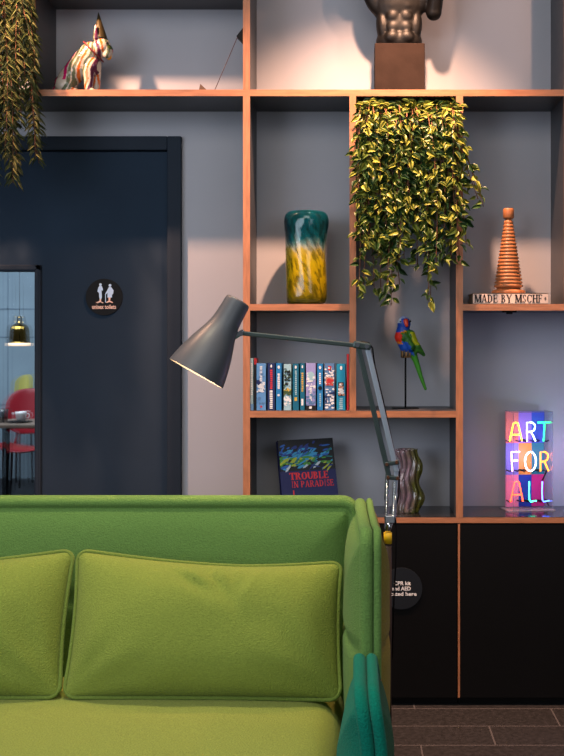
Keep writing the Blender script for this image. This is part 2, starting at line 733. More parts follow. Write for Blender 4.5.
def paperback(x0, x1, top, main, deco, label, back=.12):
    y0 = .022
    a, b = X(x0, y0) + .0004, X(x1, y0) - .0004
    zt = Z(top, y0)
    zb = S4t + .0016
    t = thing('paperback_book', label, 'book', ((a + b) / 2, y0, zb), group='row of blue paperbacks on the shelf')
    mb = MB()
    d = .11
    th = .0012
    mb.box(a, b, y0, y0 + .0015, zb, zt, main)
    mb.box(a, a + th, y0, y0 + d, zb, zt, main)
    mb.box(b - th, b, y0, y0 + d, zb, zt, main)
    H = zt - zb
    w = b - a
    for i, (kind, m, u0, u1, v0, v1, *tx) in enumerate(deco):
        yy = y0 - .0004 - .0002 * i
        p = lambda u_, v_: (a + u_ * w, yy, zb + v_ * H)
        if kind == 'r':
            mb.poly([p(u0, v0), p(u1, v0), p(u1, v1), p(u0, v1)], m)
        elif kind == 'o':
            cu_, cv = (u0 + u1) / 2, (v0 + v1) / 2
            mb.poly([p(cu_ + (u1 - u0) / 2 * math.cos(k * PI / 8), cv + (v1 - v0) / 2 * math.sin(k * PI / 8)) for k in range(16)], m)
        elif kind == 'n':      # blotchy picture
            rnd = random.Random(i + int(x0 * 7))
            for _ in range(26):
                cu_, cv = rnd.uniform(u0, u1), rnd.uniform(v0, v1)
                ru, rv = rnd.uniform(.04, .2), rnd.uniform(.008, .03)
                mb.poly([p(min(max(cu_ + ru * math.cos(k * PI / 4), .02), .98), cv + rv * math.sin(k * PI / 4) * rnd.uniform(.6, 1.2))
                         for k in range(8)], m)
                yy -= .00002
        else:                  # run of lettering-like text is drawn as dashes of strokes down the spine
            rnd = random.Random(i * 31 + int(x0 * 13))
            v = v1
            while v > v0:
                hh = rnd.uniform(.022, .034)
                uu = u0 + rnd.choice((0, 0, .12)) * (u1 - u0)
                mb.poly([p(uu, v - hh), p(u1, v - hh), p(u1, v), p(uu, v)], m)
                v -= hh + .012
    o = mb.build('cover', t)
    mb = MB()
    mb.box(a + th, b - th, y0 + .0016, y0 + d - .003, zb + .001, zt - .0015, PAGES)
    mb.build('pages', t)
    return t


paperback(249.9, 253.6, 358, BPALE, [('t', BW, .3, .7, .3, .9), ('r', BL, 0, 1, 0, .12)], 'thin tall pale aqua book at the left end of the paperback row')
paperback(253.9, 256.0, 358.3, BPK, [('r', BK, 0, 1, 0, .88)], 'thin black book with red top, second in the paperback row')
paperback(256.2, 266.2, 363.3, BL, [('n', BW, .15, .85, .35, .62), ('n', BS, .05, .95, .08, .9), ('t', BW, .35, .6, .62, .94), ('n', BW, .2, .8, .4, .56),
          ('o', BR, .4, .62, .05, .1), ('n', BN, .0, .35, .56, .64)], 'light blue paperback with white cloud picture and red dot at spine foot')
paperback(267.2, 275.3, 363, BN, [('t', BR, .35, .65, .46, .86), ('t', BW, .3, .68, .05, .42), ('o', BW, .4, .6, .9, .97)], 'navy blue paperback with red and white lettering on its spine')
paperback(275.7, 281.8, 363.2, BA, [('t', BW, .3, .7, .48, .78), ('r', BW, .3, .65, .3, .34), ('o', BW, .3, .7, .88, .95)], 'narrow azure paperback with white text block, right of the navy paperback')
paperback(283.4, 291.6, 364, BPALE, [('n', BG, .05, .95, .35, .85), ('n', BY, .05, .95, .34, .46), ('n', BK, .1, .8, .55, .9), ('n', BW, .1, .9, .1, .3),
          ('n', BG, .05, .95, .33, .42)], 'paperback with green and yellow landscape spine and white lower part')
paperback(292.4, 299.1, 363.6, BT, [('t', BPALE, .38, .66, .35, .85), ('r', BY, .3, .7, .2, .28), ('o', BW, .35, .65, .89, .96)], 'deep teal paperback with tan block low on its spine, beside landscape spine')
paperback(299.8, 305.0, 363.3, BT, [('t', BY, .3, .7, .42, .8), ('r', BW, .3, .7, .1, .24), ('o', BW, .35, .65, .89, .96)], 'narrow teal paperback with tan lettering left of the pale moon spine')
paperback(305.6, 316.0, 363, BV, [('n', BW, .1, .9, .4, .8), ('o', BPALE, .12, .88, .6, .82), ('n', BS, .05, .95, .12, .4), ('r', BK, 0, 1, 0, .1),
          ('t', BW, .38, .6, .2, .52), ('r', BW, .35, .6, .03, .08)], 'lavender paperback with pale moon and black spine foot')
paperback(316.8, 323.2, 363.6, BA, [('t', BW, .35, .65, .55, .8), ('o', BK, .2, .85, .43, .52), ('t', BPALE, .4, .66, .08, .36), ('o', BW, .3, .7, .88, .95)],
          'azure paperback with small black bird mark mid spine')
paperback(324.3, 334.8, 363.2, BS, [('n', BW, .1, .9, .5, .9), ('r', BR, .36, .66, .85, .94), ('r', BSKIN, .12, .88, .52, .7), ('n', BR, .2, .8, .54, .66),
          ('n', BN, .05, .95, .03, .45), ('n', BW, .15, .9, .05, .45)], 'blue-grey paperback with red square and pink picture on spine')
paperback(336.2, 345.7, 363.6, BC, [('r', BK, .2, .8, .3, .6), ('n', BSKIN, .3, .78, .33, .58), ('n', BW, .3, .7, .36, .56), ('t', BPALE, .3, .7, .04, .26), ('o', BW, .4, .65, .86, .95)],
          'bright cyan paperback with dark portrait picture mid spine')
paperback(346.5, 349.2, 354, BPK, [], 'thin tall pinkish red book at the right end of the paperback row')

# leaning picture book
bx, by = X(283, .1), .075
tb = thing('art_book', 'dark blue picture book with red lettering leaning on the lower shelf behind the sofa', 'book',
           (X(312, .1), .16, S5t + .0016))
CVN = M('cover_navy', rgb(20, 24, 84), .4, var=.06)
CVB = M('cover_black', rgb(10, 12, 18), .35, var=.1)
CRED = M('cover_red', rgb(226, 46, 56), .4, var=.03)
w_, h_, d_ = 57 * sc(.12), .268, .03
lean = Matrix.Translation((0, -.085, 0)) @ Matrix.Rotation(math.radians(-17), 4, 'X') @ Matrix.Rotation(math.radians(-6), 4, 'Y') @ \
    Matrix.Rotation(math.radians(14), 4, 'Z')
# find lowest corner so that it stands on the shelf
low = min((lean @ Vector((a, b, 0))).z for a in (-w_ / 2, w_ / 2) for b in (0, d_))
lean = Matrix.Translation((0, 0, -low)) @ lean
mb = MB()
for y0, y1 in ((0, .003), (d_ - .003, d_)):
    mb.box(-w_ / 2, w_ / 2, y0, y1, 0, h_, CVB, mat=lean)
mb.box(-w_ / 2, -w_ / 2 + .003, 0, d_, 0, h_, CVN, mat=lean)
T_ = lambda a, b, e=.0006: lean @ Vector((a, -e, b))
mb.poly([T_(-w_ / 2, 0), T_(w_ / 2, 0), T_(w_ / 2, h_ * .56), T_(-w_ / 2, h_ * .56)], CVN)
rnd = random.Random(5)
cm = [M('ink_' + n, rgb(*c), .4, var=0) for n, c in (('blue', (30, 92, 176)), ('sky', (56, 150, 200)), ('green', (70, 140, 50)),
      ('lime', (170, 180, 50)), ('deep', (24, 48, 120)), ('pink', (196, 70, 120)), ('white', (190, 200, 210)), ('teal', (20, 110, 110)))]
for i in range(210):
    a = rnd.uniform(-.47, .42)
    b = rnd.triangular(.575, .97, .69)
    if a > .15 and rnd.random() < .55:
        continue
    if b > .83:
        m = cm[rnd.choice((0, 4, 4, 1))]
        if rnd.random() < .3:
            continue
    elif b > .75:
        m = cm[rnd.choice((0, 1, 1, 4, 7))]
    elif b > .64:
        m = cm[rnd.choice((2, 3, 3, 2, 1, 7))]
    else:
        m = cm[rnd.choice((0, 5 if a < -.2 else 3, 6, 4, 1))]
    L_, t_ = rnd.uniform(.012, .045), rnd.uniform(.004, .009)
    an = rnd.uniform(-.3, .9)
    ca, sa = math.cos(an), math.sin(an)
    pts = []
    for k in range(6):
        q = k * PI / 3
        e1, e2 = L_ / 2 * math.cos(q), t_ / 2 * math.sin(q) * 1.3
        xx = min(max(a * w_ + e1 * ca - e2 * sa, -w_ * .49), w_ * .46)
        pts.append(T_(xx, b * h_ + e1 * sa + e2 * ca, .0008 + i * 6e-6))
    mb.poly(pts, m)
serif_line(mb, 'TROUBLE', -w_ * .34, w_ * .36, h_ * .435, 0, h_ * .1, CRED, .3, .16, xfm=lambda a, b: T_(a, b, .0022), gap=.06)
serif_line(mb, 'IN PARADISE', -w_ * .32, w_ * .44, h_ * .325, 0, h_ * .09, CRED, .22, .13, xfm=lambda a, b: T_(a, b, .0022), gap=.1)
mb.box(-w_ * .3, -w_ * .28, -.0024, -.001, h_ * .22, h_ * .29, CRED, mat=lean)
tb.location.y = .16
mb.build('cover', tb, local=True)
mb = MB()
mb.box(-w_ / 2 + .004, w_ / 2 - .004, .0032, d_ - .0032, .004, h_ - .004, PAGES, mat=lean)
mb.build('pages', tb, local=True)

# MSCHF book lying flat + turned wooden cone
yb = .05
zb = S2t + .0006
mt_ = M('cream_cover', rgb(214, 190, 176), .6, var=.04)
t = thing('hardback_book', 'cream hardback lying flat with MADE BY MSCHF spine, under the ridged wooden cone', 'book', (X(510, yb), .12, zb))
BH = Z(293, yb) - zb - .0
mb = MB()
a, b = X(473, yb), X(548, yb)
mb.box(a, b, yb, yb + .003, zb, zb + BH, mt_)
mb.box(a, b, yb, yb + .19, zb, zb + .003, mt_)
mb.box(a, b, yb, yb + .19, zb + BH - .003, zb + BH, mt_)
INK = M('ink_black', rgb(34, 24, 24), .6, var=0)
serif_line(mb, 'MADE BY MSCHF', a + .006, b - .02, zb + BH * .15, yb - .0008, BH * .72, INK, .26, .13, gap=.1)
serif(mb, '+', b - .017, zb + BH * .22, yb - .0008, .014, BH * .55, INK, .2, .14)
mb.build('cover', t)
mb = MB()
mb.box(a + .003, b - .003, yb + .004, yb + .186, zb + .003, zb + BH - .003, PAGES)
mb.build('pages', t)

TURN = M('turned_wood', rgb(164, 104, 64), .4, var=.2, scale=14, stretch=(1, 1, 6))
yc = .12
u = sc(yc)
z0 = zb + BH
cx = X(508.5, yc)
t = thing('wooden_cone', 'tall ridged turned-wood cone ornament with cylinder top standing on the cream book', 'ornament', (cx, yc, z0 + .0002))
mb = MB()
mb.lathe([(0, 0), (16.5 * u, 0), (17 * u, 1.2 * u), (16.5 * u, 3 * u), (13 * u, 4 * u), (11.5 * u, 5.2 * u), (0, 5.2 * u)], TURN)
mb.build('foot', t, local=True)
mb = MB()
pr = [(0, 5 * u), (11.5 * u, 5 * u)]
n = 19
for i in range(n):
    f0 = i / n
    zz = (6 + 67 * f0) * u
    r = (14.6 - 10.4 * f0) * u
    hh = 67 / n * u
    pr += [(r * .86, zz), (r * .97, zz + hh * .2), (r, zz + hh * .45), (r * .97, zz + hh * .7), (r * .87, zz + hh * .95)]
pr += [(3.2 * u, 73.6 * u), (3 * u, 75.5 * u), (0, 75.5 * u)]
mb.lathe(pr, TURN)
mb.build('ridged_cone', t, local=True)
mb = MB()
mb.lathe([(0, 75 * u), (4.6 * u, 75 * u), (5.4 * u, 76 * u), (5.5 * u, 84 * u), (4.8 * u, 85.3 * u), (0, 85.5 * u)], TURN)
mb.build('cylinder_top', t, local=True)

# small fitting under that shelf
mb = MB()
mb.box(X(504), X(518), .03, .06, S2b - .006, S2b, BLACK, bev=.001)
mb.box(X(508), X(514), .035, .055, S2b - .012, S2b - .006, BLACK, bev=.001)
tag(mb.build('cupboard_catch', at=(X(511), .045, S2b)), 'small black catch fixed under the shelf below the cream book', 'fitting')

# ---- tall glass vase teal over yellow
def vase_mat():
    m = bpy.data.materials.new('blown_glass_teal_yellow')
    m.use_nodes = True
    nt = m.node_tree
    b = nt.nodes['Principled BSDF']
    L = nt.links.new
    tc = nt.nodes.new('ShaderNodeTexCoord')
    mp = nt.nodes.new('ShaderNodeMapping')
    rt = nt.nodes.new('ShaderNodeMapping')
    rt.inputs['Rotation'].default_value = (0, math.radians(26), 0)
    L(tc.outputs['Object'], rt.inputs['Vector'])
    mp.inputs['Scale'].default_value = (30, 30, 7)
    L(rt.outputs['Vector'], mp.inputs['Vector'])
    nz = nt.nodes.new('ShaderNodeTexNoise')
    nz.inputs['Scale'].default_value = 1.0
    nz.inputs['Detail'].default_value = 3
    L(mp.outputs['Vector'], nz.inputs['Vector'])
    sp = nt.nodes.new('ShaderNodeSeparateXYZ')
    L(tc.outputs['Object'], sp.inputs[0])
    mr = nt.nodes.new('ShaderNodeMapRange')
    mr.inputs['From Min'].default_value = 0
    mr.inputs['From Max'].default_value = .36
    L(sp.outputs['Z'], mr.inputs['Value'])
    ad = nt.nodes.new('ShaderNodeMath')
    ad.operation = 'MULTIPLY_ADD'
    L(nz.outputs['Fac'], ad.inputs[0])
    ad.inputs[1].default_value = .34
    L(mr.outputs['Result'], ad.inputs[2])
    cr = nt.nodes.new('ShaderNodeValToRGB')
    e = cr.color_ramp.elements
    e[0].position = .14
    e[0].color = (*rgb(126, 116, 16), 1)
    e[1].position = .97
    e[1].color = (*rgb(8, 84, 100), 1)
    for p, c in ((.3, (184, 164, 14)), (.45, (214, 190, 18)), (.62, (224, 204, 26)), (.71, (216, 196, 90)), (.75, (196, 206, 190)), (.79, (120, 165, 165)), (.85, (20, 108, 122))):
        k = e.new(p)
        k.color = (*rgb(*c), 1)
    L(ad.outputs[0], cr.inputs['Fac'])
    vasecol = cr
    # streaks thinner/thicker
    mp2 = nt.nodes.new('ShaderNodeMapping')
    mp2.inputs['Scale'].default_value = (64, 64, 14)
    L(rt.outputs['Vector'], mp2.inputs['Vector'])
    n2 = nt.nodes.new('ShaderNodeTexNoise')
    n2.inputs['Scale'].default_value = 1.
    L(mp2.outputs['Vector'], n2.inputs['Vector'])
    bp = nt.nodes.new('ShaderNodeBump')
    bp.inputs['Strength'].default_value = .5
    bp.inputs['Distance'].default_value = .006
    L(n2.outputs['Fac'], bp.inputs['Height'])
    L(bp.outputs['Normal'], b.inputs['Normal'])
    c2 = nt.nodes.new('ShaderNodeValToRGB')
    c2.color_ramp.elements[0].position = .38
    c2.color_ramp.elements[0].color = (.16, .2, .16, 1)
    c2.color_ramp.elements[1].position = .56
    c2.color_ramp.elements[1].color = (1, 1, 1, 1)
    L(n2.outputs['Fac'], c2.inputs['Fac'])
    mxc = nt.nodes.new('ShaderNodeMix')
    mxc.data_type = 'RGBA'
    mxc.blend_type = 'MULTIPLY'
    mxc.inputs[0].default_value = .75
    L(vasecol.outputs['Color'], mxc.inputs[6])
    L(c2.outputs['Color'], mxc.inputs[7])
    L(mxc.outputs[2], b.inputs['Base Color'])
    b.inputs['Roughness'].default_value = .04
    b.inputs['Transmission Weight'].default_value = .6
    b.inputs['IOR'].default_value = 1.3
    b.inputs['Coat Weight'].default_value = .6
    return m


yv = .12
u = sc(yv)
mb = MB()
pr = [(0, .002), (15 * u, .0), (19 * u, 2 * u), (20.5 * u, 6 * u), (20.6 * u, 15 * u), (20.3 * u, 35 * u), (20.3 * u, 55 * u), (21.2 * u, 68 * u), (22.6 * u, 78 * u),
      (22.8 * u, 84 * u), (21.6 * u, 89.5 * u), (18.5 * u, 93 * u), (14 * u, 93.6 * u), (12.6 * u, 92.5 * u), (13.2 * u, 90.6 * u), (17.5 * u, 88 * u), (18.9 * u, 80 * u), (18 * u, 60 * u), (17.6 * u, 30 * u), (17.4 * u, 10 * u),
      (14 * u, 6 * u), (0, 6 * u)]


def smoothp(pr, it=2):
    for _ in range(it):
        q = [pr[0]]
        for a, b in zip(pr, pr[1:]):
            q += [(a[0] * .75 + b[0] * .25, a[1] * .75 + b[1] * .25), (a[0] * .25 + b[0] * .75, a[1] * .25 + b[1] * .75)]
        q.append(pr[-1])
        pr = q
    return pr


def wob(a, r, z):
    k = math.sin(5 * a + z * 26) * .02 + math.sin(2 * a - z * 9) * .014
    return r * (1 + k), .0012 * math.sin(z * 20), 0


mb.lathe(smoothp(pr), vase_mat(), n=64, fn=wob)
tag(mb.build('glass_vase', at=(X(306, yv), yv, S2t + .0005), local=True), 'tall blown glass vase, teal at the top and yellow below', 'vase')

# ---- wavy glass vase
WAVY = M('wavy_glass', attr=True, rough=.03, trans=.72, ior=1.35, coat=.7, var=.1, scale=30)


yv = .12
u = sc(yv)
mb = MB()
H = 63 * u
outer = [(12.6 * u, H * i / 40) for i in range(41)]
pr = [(0, .0), (10 * u, 0)] + outer + [(10.6 * u, H)] + [(10.4 * u, H * (40 - i) / 40) for i in range(1, 38)] + [(0, H * 3 / 40)]


def wav(a, r, z):
    t = z / H
    if r < 1e-3:
        return r, 0, 0
    k = 1 + .075 * math.cos(11 * a + 2.4 * math.sin(t * 2 * PI * 2.0 - .6))
    env = .84 + .16 * math.sin(min(1, t * 1.3 + .1) * PI) ** .7
    return r * k * env, 2.6 * u * math.sin(t * 2 * PI * 2.0 - 1.2), 0




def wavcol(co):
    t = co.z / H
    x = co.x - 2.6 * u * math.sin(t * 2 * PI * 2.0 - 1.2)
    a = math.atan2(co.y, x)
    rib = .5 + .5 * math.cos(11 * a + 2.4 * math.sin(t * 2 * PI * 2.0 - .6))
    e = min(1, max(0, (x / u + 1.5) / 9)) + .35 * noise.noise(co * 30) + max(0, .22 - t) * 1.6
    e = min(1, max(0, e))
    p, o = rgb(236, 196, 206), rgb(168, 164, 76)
    d = .26 + .74 * rib ** .6  # grooves darkened in the colour, imitating the dark refraction lines of glass
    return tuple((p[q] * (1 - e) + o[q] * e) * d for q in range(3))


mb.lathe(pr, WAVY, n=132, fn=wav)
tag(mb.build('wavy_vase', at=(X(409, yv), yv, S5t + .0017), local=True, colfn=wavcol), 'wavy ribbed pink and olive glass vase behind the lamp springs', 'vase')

# ---- parrot on stand
yp = .12
u = sc(yp)
PX, PZ = X(405.5, yp), S4t + .0016


def pp(a, b, d=0.):     # photo outline -> local metres
    return Vector(((a - 405.5) * u, d * u, (409.6 - b) * u))


par = thing('parrot_figure', 'painted blue, red and green lorikeet figure perched on a black rod stand', 'figurine', (PX, yp, PZ))
me = blob([
    ('e', pp(404, 325), (6.6 * u, 6.8 * u, 8 * u)),
    ('c', pp(403.5, 328), 6 * u, pp(402.5, 338), 8 * u),
    ('c', pp(402.5, 338), 7.8 * u, pp(406, 347), 7 * u),
    ('c', pp(406, 346), 6.6 * u, pp(409, 351), 5 * u),
    ('c', pp(410, 336, -1.5), 5.4 * u, pp(416, 350, 0), 4.6 * u),
    ('c', pp(404, 337, -5), 4.6 * u, pp(411, 348, -5), 4.0 * u),
    ('c', pp(416, 347, -1), 4.4 * u, pp(424, 356, 1), 1.6 * u),
    ('c', pp(411, 350, 1), 5 * u, pp(416, 362, 1), 3 * u),
    ('c', pp(416, 362, 1), 3 * u, pp(421, 378, 1), 2.1 * u),
    ('c', pp(421, 378, 1), 2.1 * u, pp(425.5, 390, 1), 1.5 * u),
], .0022, 2)


def parcol(co):
    a, b, d = co.x / u + 405.5, 409.6 - co.z / u, co.y / u
    nn = noise.noise(co * 160) * 1.4
    a2, b2 = a + nn, b + nn
    if b2 < 319.5:
        return rgb(150, 165, 205)
    if b2 < 332 - (a - 404) * .2:
        if a < 401 and b < 324 and d < 0:
            return rgb(200, 205, 215)
        return rgb(20, 66, 165)
    # below head
    if a2 > 410 + (b - 332) * .2 and b > 333 and b < 346 and d < 3:
        return rgb(170, 170, 10) if (a2 - b2 * .8) > 138 else rgb(70, 120, 20)
    if b2 < 345 and a2 < 400.5 + (b - 332) * .12:
        return rgb(214, 44, 24) if b2 < 343 else rgb(210, 120, 20)
    if b2 < 334 and a2 < 406:
        return rgb(205, 130, 16)
    if a2 < 408.5 + (b - 345) * .5 and b2 > 343 and b2 < 356:
        return rgb(24, 78, 178)
    if b2 > 357:
        return rgb(62, 140, 32) if a2 - (b - 357) * .33 < 417 else rgb(40, 96, 30)
    k = noise.noise(co * 90)
    return rgb(56, 112, 30) if k > 0 else rgb(34, 84, 30)


FEATH = M('painted_feathers', attr=True, rough=.45, var=.15, scale=120, bump=.35, bscale=140)
mb = MB()
mb.mesh(me, FEATH)
body = mb.build('bird_body', par, local=True, colfn=parcol)
mb = MB()
mb.mesh(blob([('c', pp(405.5, 322.2, -5.6), 2.6 * u, pp(406.4, 326.5, -7), 1.8 * u), ('e', pp(405.6, 323, -5.4), (2.5 * u, 2.4 * u, 2.9 * u))], .0016, 1),
        M('beak_red', rgb(222, 62, 20), .35))
mb.build('beak', par, local=True)
for (a, b) in ((400.6, 323), (410, 322.4)):
    mb = MB()
    mb.mesh(blob([('e', pp(a, b, -4.6), (1.1 * u,) * 3)], .001, 0), BK)
    mb.build('eye', par, local=True)
mb = MB()
mb.tube([pp(401.5, 355), pp(410.5, 354.6)], [4.2 * u, 4.2 * u], M('perch_wood', rgb(150, 112, 72), .6, var=.3, scale=60), n=16)
mb.tube([pp(400.8, 355), pp(403.4, 355)], [3.6 * u, 4.4 * u], BLACK, n=16)
for dx in (404.5, 408):
    mb.tube([pp(dx, 350.5, -4), pp(dx - .3, 354, -4.9), pp(dx - .5, 357, -4)], .9 * u, M('claw_grey', rgb(74, 70, 70), .5), n=6)
mb.build('perch', par, local=True)
mb = MB()
mb.tube([pp(405.5, 357), pp(405.5, 409)], .95 * u, BLACK)
mb.build('rod', par, local=True)
mb = MB()
mb.box(-13.2 * u, 13.2 * u, -.03, .03, 0, 1.1 * u, BLACK, bev=.0008)
mb.build('stand_base', par, local=True)

# ---- neon sign in acrylic case
C0 = Vector((.588, .125, S5t + .0017))
neon = thing('neon_sign', 'neon ART FOR ALL sign in a clear acrylic box with coloured squares', 'sign', C0, rz=math.radians(10))
W_, D_, H_ = .155, .1, 97 * sc(.2)
def thin_acrylic():
    m = bpy.data.materials.new('clear_acrylic')
    m.use_nodes = True
    nt = m.node_tree
    for n_ in list(nt.nodes):
        nt.nodes.remove(n_)
    o = nt.nodes.new('ShaderNodeOutputMaterial')
    tr = nt.nodes.new('ShaderNodeBsdfTransparent')
    tr.inputs['Color'].default_value = (.96, .96, .98, 1)
    gl = nt.nodes.new('ShaderNodeBsdfGlossy')
    gl.inputs['Roughness'].default_value = .03
    lw = nt.nodes.new('ShaderNodeLayerWeight')
    lw.inputs['Blend'].default_value = .5
    pw = nt.nodes.new('ShaderNodeMath')
    pw.operation = 'POWER'
    pw.inputs[1].default_value = 5
    fr = nt.nodes.new('ShaderNodeMath')
    fr.operation = 'MULTIPLY_ADD'
    fr.inputs[1].default_value = .35
    fr.inputs[2].default_value = .035
    nt.links.new(lw.outputs['Facing'], pw.inputs[0])
    nt.links.new(pw.outputs[0], fr.inputs[0])
    mx = nt.nodes.new('ShaderNodeMixShader')
    L = nt.links.new
    L(fr.outputs[0], mx.inputs[0])
    L(tr.outputs[0], mx.inputs[1])
    L(gl.outputs[0], mx.inputs[2])
    L(mx.outputs[0], o.inputs['Surface'])
    return m


ACR = thin_acrylic()
ACE = M('acrylic_edge', rgb(150, 150, 165), .2, var=0, alpha=.35)
mb = MB()
th = .003
mb.box(0, W_, 0, th, .004, H_, ACR)
mb.box(0, th, th, D_ - .006, .004, H_, ACR)
mb.box(W_ - th, W_, th, D_ - .006, .004, H_, ACR)
mb.box(0, W_, 0, D_, H_, H_ + th, ACR)
for (a, b) in ((0, 0), (W_ - .002, 0), (0, D_ - .008), (W_ - .002, D_ - .008)):
    mb.box(a, a + .002, b, b + .002, .004, H_, ACE)
for (a, b, c, d) in ((0, W_, -.0005, .0015), (0, .002, 0, D_), (W_ - .002, W_, 0, D_)):
    mb.box(a, b, c, d, H_ + .001, H_ + .0035, ACE)
mb.build('acrylic_case', neon, local=True)
mb = MB()
mb.box(-.022, W_ + .008, -.006, D_ + .004, 0, .004, ACE, bev=.001)
mb.build('base_plate', neon, local=True)
SQ = [[(214, 120, 130), (150, 110, 220), (56, 72, 196)], [(120, 120, 205), (206, 140, 60), (14, 110, 126)], [(216, 120, 160), (26, 48, 150), (190, 30, 110)]]
mb = MB()
for r in range(3):
    for c in range(3):
        mb.box(W_ * c / 3, W_ * (c + 1) / 3, D_ - .006, D_ - .001, .004 + (H_ - .004) * (2 - r) / 3, .004 + (H_ - .004) * (3 - r) / 3,
               M('square_%d_%d' % (r, c), rgb(*SQ[r][c]), .4, var=.02, emit=.22))  # slight emission stands in for neon light falling on the squares
mb.build('colour_panel', neon, local=True)
LET = {'A': [[(0, 0), (.32, .95), (.5, 1), (.68, .95), (1, 0)], [(.16, .34), (.84, .34)]],
       'R': [[(.05, 0), (.05, 1), (.55, 1), (.85, .9), (.9, .74), (.8, .58), (.5, .5), (.1, .5)], [(.5, .5), (.95, 0)]],
       'T': [[(-.05, 1), (1.05, 1)], [(.55, 1), (.5, .3), (.45, 0)]],
       'F': [[(.2, 0), (.12, .6), (.1, 1), (.95, 1)], [(.12, .55), (.75, .55)]],
       'O': [[(.5 + .5 * math.cos(k * PI / 9 + PI / 2), .5 + .5 * math.sin(k * PI / 9 + PI / 2)) for k in range(19)]],
       'L': [[(.15, 1), (.12, .5), (.15, .12), (.3, 0), (1, .04)]]}


def neonmat(n, c, s=9):
    return M('neon_' + n, rgb(*c), .3, emit=s, var=0)


rows = [('ART', 422.5, 441, ((509.5, 522), (526.5, 536), (538.5, 549.5)), (('amber', (255, 178, 40)), ('ice', (190, 225, 255)), ('green', (30, 235, 110)))),
        ('FOR', 452, 471, ((510.5, 520), (525, 536), (540, 549)), (('pink', (255, 190, 235)), ('white', (225, 232, 255)), ('orange', (255, 128, 28)))),
        ('ALL', 481.5, 501.5, ((510.5, 523), (528, 536.5), (541, 549.5)), (('red', (255, 66, 28)), ('aqua', (60, 235, 170)), ('blue', (70, 110, 255))))]
yl = .035
lm = neon.matrix_world.copy()
cosr, sinr = math.cos(math.radians(10)), math.sin(math.radians(10))


def nloc(pxx, pyy):
    # point of the lettering plane (local y = yl) seen at that place
    # solve for local x
    lx = .08
    for _ in range(12):
        wy = C0.y + lx * sinr + yl * cosr
        wx = X(pxx, wy)
        lx = (wx - C0.x + yl * sinr) / cosr
    return lx, Z(pyy, wy) - C0.z


for (word, yt, ybm, spans, cols) in rows:
    prev = None
    for ch, (xa, xb), (cn, cc) in zip(word, spans, cols):
        mb = MB()
        xA, zT = nloc(xa, yt)
        xB, zB = nloc(xb, ybm)
        for st in LET[ch]:
            mb.tube([(xA + (xB - xA) * a, yl, zB + (zT - zB) * b) for a, b in st], .0025, neonmat(cn, cc), n=8)
        o = mb.build('neon_letter', neon, local=True, label='glowing %s neon letter %s' % (cn, ch))
        mb = MB()
        for fx in (xA + .004, xB - .004):
            mb.tube([(fx, yl, zB + .002), (fx, yl + .02, zB - .003), (fx, D_ - .007, zB - .003)], .0026, BLACK, n=6)
        if prev is not None:
            mb.tube([(prev, yl + .012, zB + .004), (xA + .004, yl + .012, zB + .004)], .0026, BLACK, n=6)
        prev = xB - .004
        mb.build('electrode', o, local=True)
mb = MB()
xA, zA = nloc(547, 472)
xB, zB = nloc(543, 481)
mb.tube([(xA, yl + .008, zA), (xB, yl + .008, zB)], .003, BLACK, n=6)
mb.build('tube_link', neon, local=True)
mb = MB()
mb.tube([(W_ - .01, D_ - .0005, .05), (W_ + .004, D_ + .006, .03), (W_ + .006, D_ - .01, .025), (W_ + .008, D_ - .03, .008)], .0025, BLACK, n=6)
mb.build('cord', neon, local=True)

# ---- bulldog figure
yd = .10
u = sc(yd)
DXc = X(85, yd)
dz = S1t + .0003


def dp(a, b, d=0.):
    return Vector(((a - 85) * u, d * u, (90 - b) * 1.065 * u))


dog = thing('bulldog_figure', 'white bulldog figurine with paint drips wearing a cone hat on the top shelf', 'figurine', (DXc, yd, dz))
me = blob([
    ('e', dp(66, 79), (11.5 * u, 11 * u, 10 * u)),
    ('c', dp(68, 75), 10.5 * u, dp(84, 58), 12 * u),
    ('c', dp(84, 58), 11.5 * u, dp(91, 50), 11 * u),
    ('e', dp(92, 62), (9.5 * u, 10.5 * u, 11 * u)),
    ('c', dp(92, 50), 9.5 * u, dp(100, 46), 9 * u),
    ('e', dp(102, 44.5), (9.2 * u, 9.5 * u, 9.4 * u)),
    ('e', dp(108, 47.5), (5.2 * u, 7 * u, 6 * u)),
    ('e', dp(107.5, 51.5, -3.4), (4.4 * u, 3.6 * u, 4.6 * u)),
    ('e', dp(107.5, 51.5, 3.4), (4.4 * u, 3.6 * u, 4.6 * u)),
    ('c', dp(90, 66, -5.5), 6.4 * u, dp(90, 84, -5.5), 4.2 * u),
    ('e', dp(92, 87, -5.5), (5 * u, 4.3 * u, 3.0 * u)),
    ('c', dp(94, 66, 5.5), 6 * u, dp(94.5, 84, 5.5), 4.2 * u),
    ('e', dp(96.5, 87, 5.5), (5 * u, 4.3 * u, 3.0 * u)),
    ('e', dp(66, 81, -8), (9 * u, 5.5 * u, 8.6 * u)),
    ('e', dp(66, 81, 8), (9 * u, 5.5 * u, 8.6 * u)),
    ('e', dp(73, 87, -9), (8 * u, 4 * u, 3 * u)),
    ('e', dp(73, 87, 9), (8 * u, 4 * u, 3 * u)),
    ('c', dp(57, 84), 4 * u, dp(53, 87.5), 2.3 * u),
    ('c', dp(97.5, 37, -5.5), 3.4 * u, dp(97.3, 26, -6.5), 1.1 * u),
    ('c', dp(98.5, 37, 5.5), 3.4 * u, dp(99, 26, 6.5), 1.1 * u),
], .0026, 2)
PAL = [rgb(190, 24, 92), rgb(60, 104, 44), rgb(220, 150, 20), rgb(92, 100, 74), rgb(196, 40, 80), rgb(84, 30, 58), rgb(226, 176, 36), rgb(206, 96, 30)]


